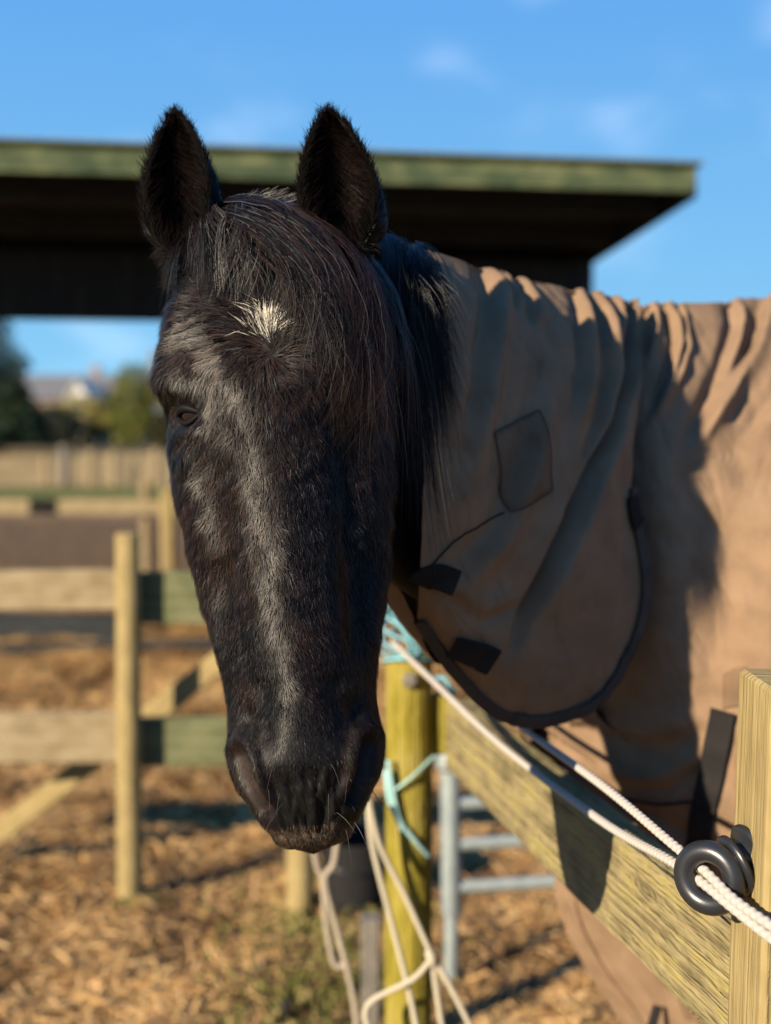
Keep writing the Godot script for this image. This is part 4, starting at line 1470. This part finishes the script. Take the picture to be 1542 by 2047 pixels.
# a strip of binding or webbing laid along the rug surface through (u, w) places
func along_net(near: Array, nu: int, nw: int, path: Array, per := 10) -> Array:
	var out := []
	var ns := []
	for i in path.size() - 1:
		for k in per + (1 if i == path.size() - 2 else 0):
			var q: Vector2 = (path[i] as Vector2).cubic_interpolate(path[i + 1], path[maxi(i - 1, 0)], path[mini(i + 2, path.size() - 1)], float(k) / per)
			var fi := clampf(q.x, 0, 1) * nu
			var fj := clampf(q.y, 0, 1) * nw
			var i0 := mini(int(fi), nu - 1)
			var j0 := mini(int(fj), nw - 1)
			var a: PackedVector3Array = near[0]
			var g := func(x: int, y: int) -> Vector3: return a[x * (nw + 1) + y]
			out.append((g.call(i0, j0) as Vector3).lerp(g.call(i0, j0 + 1), fj - j0).lerp((g.call(i0 + 1, j0) as Vector3).lerp(g.call(i0 + 1, j0 + 1), fj - j0), fi - i0))
			ns.append(near[1][i0 * (nw + 1) + j0])
	return [out, ns]

func strip(run: Array, width: float, thick: float, off: float) -> ArrayMesh:
	var mb := MB.new()
	var pts: Array = run[0]
	var n := pts.size()
	for i in n:
		var d: Vector3 = (pts[mini(i + 1, n - 1)] - pts[maxi(i - 1, 0)]).normalized()
		var nn: Vector3 = run[1][i]
		var s := d.cross(nn).normalized()
		nn = s.cross(d).normalized()
		if nn.dot(run[1][i]) < 0: nn = -nn
		var c: Vector3 = pts[i] + nn * off
		var w := width / 2
		for q in [Vector2(-1, 0), Vector2(-1, 0.6), Vector2(-0.85, 1), Vector2(0.85, 1), Vector2(1, 0.6), Vector2(1, 0), Vector2(0, -0.1)]:
			mb.vert(c + s * q.x * w + nn * q.y * thick, Vector2(q.x, i * 0.1))
	for i in n - 1:
		for j in 7:
			var a := i * 7 + j
			var b := i * 7 + (j + 1) % 7
			mb.quad(a, b, b + 7, a + 7)
	return mb.commit()

func make_rug(o: Node3D) -> void:
	var nu := 190
	var nw := 190
	var neck := rug_sheet(NECK, neck_folds, nu, nw, 0.0028, 501)
	var rug := part("rug", rug_mesh(NECK, neck, nu, nw), M.rug, o)
	rug.set_meta("label", "tan neck cover of the rug with a dark bound edge")
	var bu := 300
	var bw := 200
	var body := rug_sheet(BODY, body_folds, bu, bw, 0.0028, 503)
	var br := part("rug", rug_mesh(BODY, body, bu, bw), M.rug, o)
	br.set_meta("label", "tan body part of the rug")
	# bound edge round the rear lower corner of the neck cover
	part("binding", strip(along_net(neck, nu, nw, [Vector2(0.985, 0.56), Vector2(0.985, 0.72), Vector2(0.98, 0.86), Vector2(0.95, 0.955), Vector2(0.88, 0.985), Vector2(0.75, 0.988), Vector2(0.6, 0.988), Vector2(0.45, 0.988)], 16), 0.019, 0.004, 0.002), M.binding, rug)
	part("binding", strip(along_net(neck, nu, nw, [Vector2(0.45, 0.99), Vector2(0.3, 0.99), Vector2(0.15, 0.99), Vector2(0.02, 0.985)], 16), 0.016, 0.003, 0.002), M.binding, rug)
	# square repair patch, stitched on
	var pa := rug_patch(neck, nu, nw, [Vector2(0.340, 0.425), Vector2(0.530, 0.355), Vector2(0.565, 0.490), Vector2(0.395, 0.550)])
	part("patch", pa, M.rug, rug)
	for i in 4:
		var cs := [Vector2(0.340, 0.425), Vector2(0.530, 0.355), Vector2(0.565, 0.490), Vector2(0.395, 0.550)]
		part("seam", strip(along_net(neck, nu, nw, [cs[i], cs[(i + 1) % 4]], 14), 0.0018, 0.0008, 0.0022), M.binding, rug)
	part("seam", strip(along_net(neck, nu, nw, [Vector2(0.040, 0.795), Vector2(0.155, 0.685), Vector2(0.270, 0.615), Vector2(0.380, 0.555)], 14), 0.0018, 0.001, 0.001), M.webbing, rug)
	# throat fastenings
	part("tab", strip(along_net(neck, nu, nw, [Vector2(0.000, 0.850), Vector2(0.090, 0.780), Vector2(0.170, 0.750)], 8), 0.03, 0.004, 0.002), M.webbing, rug)
	part("tab", strip(along_net(neck, nu, nw, [Vector2(0.190, 0.905), Vector2(0.265, 0.865), Vector2(0.355, 0.840)], 8), 0.036, 0.004, 0.002), M.webbing, rug)
	# strap joining neck cover to body
	part("tab", strip(along_net(neck, nu, nw, [Vector2(0.955, 0.57), Vector2(0.965, 0.62), Vector2(0.985, 0.67)], 8), 0.028, 0.004, 0.004), M.webbing, rug)
	# chest strap with its stitched end, seams of the body
	part("chest_strap", strip(along_net(body, bu, bw, [Vector2(0.312, 0.550), Vector2(0.292, 0.595), Vector2(0.275, 0.650), Vector2(0.255, 0.710), Vector2(0.247, 0.755), Vector2(0.237, 0.815)], 12), 0.033, 0.004, 0.003), M.webbing, br)
	part("patch", rug_patch(body, bu, bw, [Vector2(0.302, 0.495), Vector2(0.395, 0.485), Vector2(0.395, 0.550), Vector2(0.305, 0.550)]), M.rug, br)
	part("seam", strip(along_net(body, bu, bw, [Vector2(0.105, 0.660), Vector2(0.160, 0.690), Vector2(0.233, 0.685)], 12), 0.003, 0.002, 0.001), M.webbing, br)
	part("seam", strip(along_net(body, bu, bw, [Vector2(0.035, 0.745), Vector2(0.045, 0.860), Vector2(0.080, 0.960)], 16), 0.004, 0.003, 0.001), M.rug, br)
	var lp := Vector3(0.372, 0.545, -1.80)
	part("strap_loop", strip([[lp + Vector3(0.03, 0.05, 0.03), lp + Vector3(0.02, 0.02, 0.035), lp + Vector3(0.0, -0.02, 0.035), lp + Vector3(-0.01, -0.06, 0.03)], [Vector3(0, 0, 1), Vector3(0, 0, 1), Vector3(0, 0, 1), Vector3(0, 0, 1)]], 0.014, 0.003, 0.0), M.webbing, br)

func rug_patch(near: Array, nu: int, nw: int, c: Array) -> ArrayMesh:
	var mb := MB.new()
	var pts := PackedVector3Array()
	var uvs := PackedVector2Array()
	var cs := PackedColorArray()
	for i in 21:
		for j in 21:
			var u := i / 20.0
			var w := j / 20.0
			var q: Vector2 = (c[0] as Vector2).lerp(c[1], u).lerp((c[3] as Vector2).lerp(c[2], u), w)
			var s := along_net(near, nu, nw, [q, q + Vector2(0.001, 0)], 1)
			var lift := 0.0022 if i > 0 and i < 20 and j > 0 and j < 20 else -0.001
			pts.append(s[0][0] + (s[1][0] as Vector3) * lift)
			uvs.append(Vector2(u, w)); cs.append(Color(0.74, 0.73, 0.74))
	mb.sheet(pts, 21, 21, uvs, cs)
	return mb.commit()

# ---------------------------------------------------------------- ropes, insulator, bucket and other small things
func braided(pts: Array, r: float, per := 8, col := Color(0.30, 0.275, 0.25)) -> ArrayMesh:
	var bumpy := func(s: float, a: float) -> float: return 0.80 + 0.30 * absf(sin(s * PI / (r * 2.0) + a * 1.0) * sin(s * PI / (r * 2.0) - a * 1.0))
	var sp := []
	var dense := spline(pts, 8)
	for i in dense.size() - 1:
		var n := maxi(1, int((dense[i] as Vector3).distance_to(dense[i + 1]) / (r * 0.28)))
		for k in n:
			sp.append((dense[i] as Vector3).lerp(dense[i + 1], float(k) / n))
	sp.append(dense[-1])
	return tube(sp, r, 14, col, bumpy)

func make_small_things() -> void:
	var hole := Vector3(0.2882, 1.048, -1.075)
	single("rope", braided([Vector3(0.0126, 1.139, -2.055), Vector3(0.0777, 1.096, -1.92), Vector3(0.1628, 1.057, -1.66), Vector3(0.2351, 1.058, -1.33), Vector3(0.2706, 1.056, -1.14), hole + Vector3(-0.002, 0.004, -0.004), Vector3(0.2987, 1.045, -1.03), Vector3(0.3181, 1.043, -0.97), Vector3(0.3445, 1.043, -0.89), Vector3(0.43, 1.04, -0.4), Vector3(0.66, 1.03, 0.6)], 0.0048), M.rope, "upper white braided rope running from the blue twine through the black insulator", "rope")
	single("rope", braided([Vector3(0.0109, 1.088, -2.055), Vector3(0.0795, 1.037, -1.96), Vector3(0.16, 1.005, -1.7), Vector3(0.2391, 1.011, -1.35), Vector3(0.2685, 1.04, -1.14), hole + Vector3(-0.004, -0.006, 0.0), Vector3(0.2959, 1.039, -1.032), Vector3(0.3158, 1.033, -0.975), Vector3(0.343, 1.031, -0.895), Vector3(0.43, 1.025, -0.4), Vector3(0.66, 1.01, 0.6)], 0.0048), M.rope, "lower white braided rope just above the rail, also through the black insulator", "rope")
	# bobbin insulator screwed to the near post
	var ax := Vector3(-0.62, 0.06, 0.78).normalized()
	var ins := thing("rope_insulator", "black plastic ring insulator holding the white ropes at the near post", "insulator", hole)
	var mb := MB.new()
	var fr := frame_of(ax)
	var ring_c := hole
	for i in 37:
		var a := TAU * (i % 36) / 36
		var d: Vector3 = fr[0] * cos(a) + fr[1] * sin(a)
		for j in 19:
			var b := TAU * (j % 18) / 18
			mb.vert(ring_c + d * (0.0235 + 0.0098 * cos(b)) + ax * 0.0098 * sin(b))
	for i in 36:
		for j in 18:
			var k := i * 19 + j
			mb.quad(k, k + 1, k + 20, k + 19)
	part("ring", mb.commit(), M.black_plastic, ins)
	var back := (Vector3(0.3273, 1.062, -1.085) - hole)
	var bd := back.normalized()
	var bc := hole + bd * 0.024
	part("bobbin", lathe(bc, bd, [[0.0, -0.002], [0.024, -0.002], [0.028, 0.001], [0.028, 0.005], [0.018, 0.008], [0.017, 0.014], [0.028, 0.017], [0.031, 0.020], [0.031, 0.023], [0.022, 0.026], [0.022, 0.028], [0.031, 0.031], [0.031, 0.034], [0.02, 0.038], [0.0, 0.040]], 30), M.black_plastic, ins)
	part("screw", tube([bc + bd * 0.038, bc + bd * 0.065], 0.005, 10), M.galvanised, ins)
	# blue baler twine knotted round the mossy post
	var blue := Color(0.13, 0.31, 0.36)
	var tw := thing("baler_twine", "frayed light blue baler twine knotted round the top of the mossy post", "twine", Vector3(0.04, 1.08, -2.05))
	var r := RandomNumberGenerator.new()
	r.seed = 9
	for i in 18:
		var p := [Vector3(0.024, 1.173, -2.03), Vector3(0.0282, 1.139, -2.035), Vector3(0.0391, 1.108, -2.035), Vector3(0.0557, 1.085, -2.035)]
		for k in 4: p[k] += Vector3(r.randfn() * 0.010, r.randfn() * 0.012, r.randfn() * 0.005)
		part("strand", tube(spline(p, 5), 0.0028, 6, blue * r.randf_range(0.7, 1.3)), M.twine, tw)
	for i in 5:
		var y := 1.05 + 0.012 * i + r.randf_range(-0.004, 0.004)
		var p := []
		for k in 21:
			var a := TAU * k / 20
			p.append(Vector3(0.040 + cos(a) * 0.045, y + 0.012 * sin(a + i), -2.09 + sin(a) * 0.045))
		part("loop", tube(p, 0.0028, 6, blue * r.randf_range(0.7, 1.2)), M.twine, tw)
	for i in 3:
		var p := [Vector3(0.0788, 1.043, -1.985), Vector3(0.0914, 1.037, -1.975), Vector3(0.1025, 1.026, -1.97), Vector3(0.1139, 1.02, -1.97)]
		for k in 4: p[k] += Vector3(r.randfn() * 0.003, r.randfn() * 0.005, 0)
		part("strand", tube(spline(p, 5), 0.004, 6, blue * r.randf_range(0.5, 0.9)), M.twine, tw)
	var tl := thing("loose_twine", "pale blue twine wound down the front of the mossy post", "twine", Vector3(0.0245, 0.819, -2.045))
	part("strand", tube(spline([Vector3(0.0042, 0.8876, -2.045), Vector3(0.0126, 0.837, -2.042), Vector3(0.0245, 0.7855, -2.042), Vector3(0.0499, 0.75, -2.045), Vector3(0.0742, 0.717, -2.06)], 6), 0.0045, 7, Color(0.22, 0.37, 0.36)), M.twine, tl)
	part("strand", tube(spline([Vector3(0.0025, 0.826, -2.05), Vector3(0.0244, 0.8445, -2.04), Vector3(0.0496, 0.8645, -2.042), Vector3(0.0826, 0.8876, -2.07)], 6), 0.003, 7, Color(0.22, 0.36, 0.31)), M.twine, tl)
	part("strand", tube(spline([Vector3(0.0008, 0.869, -2.05), Vector3(0.0076, 0.8196, -2.043), Vector3(0.0295, 0.7686, -2.041)], 6), 0.005, 7, Color(0.22, 0.39, 0.39)), M.twine, tl)
	# white cords hanging from the fence
	var hc := thing("hanging_cord", "loose white cords hanging in front of the mossy post", "cord", Vector3(0.0241, 0.6211, -2))
	var cc := Color(0.33, 0.295, 0.22)
	for q in [[Vector3(-0.0289, 0.8328, -2), Vector3(-0.0215, 0.757, -2), Vector3(0.0116, 0.6211, -2), Vector3(0.0407, 0.506, -1.99), Vector3(0.0555, 0.4339, -1.98)], [Vector3(-0.0272, 0.8328, -2), Vector3(-0.0091, 0.757, -2), Vector3(0.0323, 0.6722, -2), Vector3(0.0754, 0.5785, -1.99), Vector3(0.1106, 0.5192, -1.98), Vector3(0.1516, 0.439, -1.97)], [Vector3(0.0754, 0.5785, -1.99), Vector3(0.0838, 0.5231, -1.99), Vector3(0.0974, 0.4288, -1.99)], [Vector3(0.0752, 0.5697, -1.985), Vector3(0.0446, 0.5379, -1.98), Vector3(-0.0298, 0.4913, -1.985), Vector3(-0.0207, 0.4339, -1.98)]]:
		part("cord", tube(spline(q, 6), 0.005, 9, cc), M.rope, hc)
	part("knot", tube([Vector3(0.0694, 0.585, -1.985), Vector3(0.0758, 0.5753, -1.98), Vector3(0.0802, 0.5595, -1.985)], [0.006, 0.0095, 0.006], 9, cc), M.rope, hc)
	var hd := thing("hanging_cord", "forked greyish cord hanging below the horse's muzzle", "cord", Vector3(-0.1059, 0.5458, -2.3))
	for q in [[Vector3(-0.1416, 0.6822, -2.3), Vector3(-0.1305, 0.6141, -2.3), Vector3(-0.1191, 0.5849, -2.3), Vector3(-0.1137, 0.5066, -2.3), Vector3(-0.0986, 0.4231, -2.3), Vector3(-0.0776, 0.4182, -2.3)], [Vector3(-0.0903, 0.6822, -2.3), Vector3(-0.0981, 0.619, -2.3), Vector3(-0.1153, 0.5849, -2.3), Vector3(-0.0946, 0.4968, -2.3), Vector3(-0.0734, 0.4177, -2.29), Vector3(-0.0602, 0.3538, -2.29), Vector3(-0.0508, 0.2649, -2.29)]]:
		part("cord", tube(spline(q, 6), 0.006, 9, Color(0.26, 0.22, 0.17)), M.rope, hd)
	# bucket
	var bk := Vector3(-0.087, 0, -3.55)
	var b := thing("bucket", "black rubber bucket on the straw below the muzzle", "bucket", bk)
	part("pail", lathe(bk, Vector3.UP, [[0.0, 0.004], [0.075, 0.004], [0.082, 0.012], [0.105, 0.235], [0.113, 0.24], [0.113, 0.25], [0.106, 0.252], [0.1, 0.245], [0.078, 0.02], [0.0, 0.018]], 30), M.black_rubber, b)
	var hp := []
	for k in 13:
		var a := PI * k / 12
		hp.append(bk + Vector3(cos(a) * 0.11, 0.235 - 0.06 * sin(a), 0.11 * sin(a)))
	part("handle", tube(hp, 0.004, 8), M.black_plastic, b)
	var st := Vector3(-0.0326, 0.3843, -2.62)
	single("short_stake", timber(Vector3(st.x, 0, st.z), st, 0.048, 0.04, 0.004, Vector3.RIGHT, 6, 0.003, Color.WHITE, 611), M.grey_wood, "short grey weathered stake left of the mossy post", "stake")
	var ds := Vector3(-0.2361, 0, -2.837)
	single("stump_stake", round_post(ds, ds + Vector3(0, 0.09, 0), 0.016, 613, Color(0.2, 0.18, 0.16)), M.grey_wood, "tiny dark stub of a stake at the bottom edge", "stake")
	var rd := Vector3(-0.1712, -0, -3.136)
	var rl := thing("bottle_cap", "small bright red plastic cap lying on the grass", "cap", rd)
	part("cap", lathe(rd + Vector3(0, 0.03, 0), Vector3(0.1, 0.5, 0.85).normalized(), [[0.0, 0.014], [0.019, 0.014], [0.022, 0.011], [0.022, -0.012], [0.018, -0.012], [0.018, 0.008], [0.0, 0.009]], 20), M.red, rl)
	# dark sleepers on the straw at the left
	single("sleeper", timber(Vector3(-3.6, 0.10, -8.25), Vector3(-1.72, 0.10, -8.2), 0.24, 0.17, 0.012, Vector3.UP, 4, 0.005, Color.WHITE, 621), M.dark_wood, "long black sleeper lying beyond the upper left rail", "sleeper")
	single("sleeper", timber(Vector3(-3.3, 0.045, -7.55), Vector3(-0.9, 0.05, -7.85), 0.10, 0.075, 0.012, Vector3.UP, 4, 0.005, Color.WHITE, 623), M.dark_wood, "thin dark pole lying in the straw nearer than the sleeper", "pole")

# ---------------------------------------------------------------- straw, chips and grass
func make_straw() -> void:
	var r := RandomNumberGenerator.new()
	r.seed = 19
	var bm := MB.new()
	bm.smooth = false
	# one stalk: a three-sided sliver, gently bent
	tube_into(bm, [Vector3(-0.5, 0, 0), Vector3(0, 0.06, 0.02), Vector3(0.5, 0, 0.05)], [0.034, 0.04, 0.02], 4, true)
	var stalk := bm.commit()
	var mat := plain(Color.WHITE, 0.75, 0.3, true)
	var n := 100000
	var mm := MultiMesh.new()
	mm.transform_format = MultiMesh.TRANSFORM_3D
	mm.use_colors = true
	mm.mesh = stalk
	mm.instance_count = n
	var f := FastNoiseLite.new()
	f.seed = 3
	f.frequency = 0.9
	for i in n:
		var z := -2.3 - pow(r.randf(), 1.25) * 6.5
		var x := r.randf_range(-0.56, 0.44) * absf(z) * 1.05
		var length := r.randf_range(0.02, 0.15)
		var wd := r.randf_range(0.02, 0.06)
		var y := 0.012 + 0.035 * clampf(0.5 + f.get_noise_2d(x * 2.2, z * 2.2) + 0.35 * f.get_noise_2d(x * 9.0, z * 9.0), 0, 2) + r.randf() * 0.02
		var b := Basis.from_euler(Vector3(r.randf_range(-0.5, 0.5), r.randf() * TAU, r.randf_range(-0.45, 0.45))).scaled_local(Vector3(length, wd, wd * r.randf_range(1.0, 3.0)))
		if f.get_noise_2d(x * 0.8 + 90.0, z * 0.8) > 0.16 and r.randf() < 0.72: y -= 0.2
		mm.set_instance_transform(i, Transform3D(b, Vector3(x, y, z)))
		var g := clampf(r.randf() + 0.9 * f.get_noise_2d(x * 1.3 + 40.0, z * 1.3), 0, 0.999)
		var c := Color(0.36, 0.21, 0.072).lerp(Color(0.47, 0.31, 0.145), r.randf()) if g < 0.6 else Color(0.17, 0.087, 0.034).lerp(Color(0.26, 0.14, 0.052), r.randf())
		if g > 0.92: c = Color(0.05, 0.03, 0.017)
		mm.set_instance_color(i, c)
	var ms := MultiMeshInstance3D.new()
	ms.name = "straw"
	ms.multimesh = mm
	ms.material_override = mat
	add_child(ms)
	tag(ms, "loose golden straw and chips strewn over the ground", "straw", "", "stuff")
	# grass tuft
	var gm := MB.new()
	var gr := RandomNumberGenerator.new()
	gr.seed = 23
	for i in 3000:
		var cx := -0.17 + gr.randfn() * 0.13
		var cz := -3.05 + gr.randfn() * 0.34
		if i > 2700:
			cx = -0.72 + gr.randfn() * 0.03
			cz = -3.52 + gr.randfn() * 0.03
		var p := Vector3(cx, 0.02, cz)
		var h := gr.randf_range(0.02, 0.065)
		var d := Vector3(gr.randfn(), 0, gr.randfn()) * 0.022
		var s := Vector3(gr.randfn(), 0, gr.randfn()).normalized() * 0.0022
		var k := Color(0.10, 0.12, 0.026).lerp(Color(0.24, 0.20, 0.075), gr.randf())
		gm.face([p - s, p + d * 0.4 + Vector3(0, h * 0.7, 0) - s, p + d + Vector3(0, h, 0), p + d * 0.4 + Vector3(0, h * 0.7, 0) + s, p + s], [Vector2.ZERO, Vector2.ZERO, Vector2.ZERO, Vector2.ZERO, Vector2.ZERO], k)
	single("grass", gm.commit(false), mat, "short green grass growing through the straw round the posts", "grass", "", "stuff")
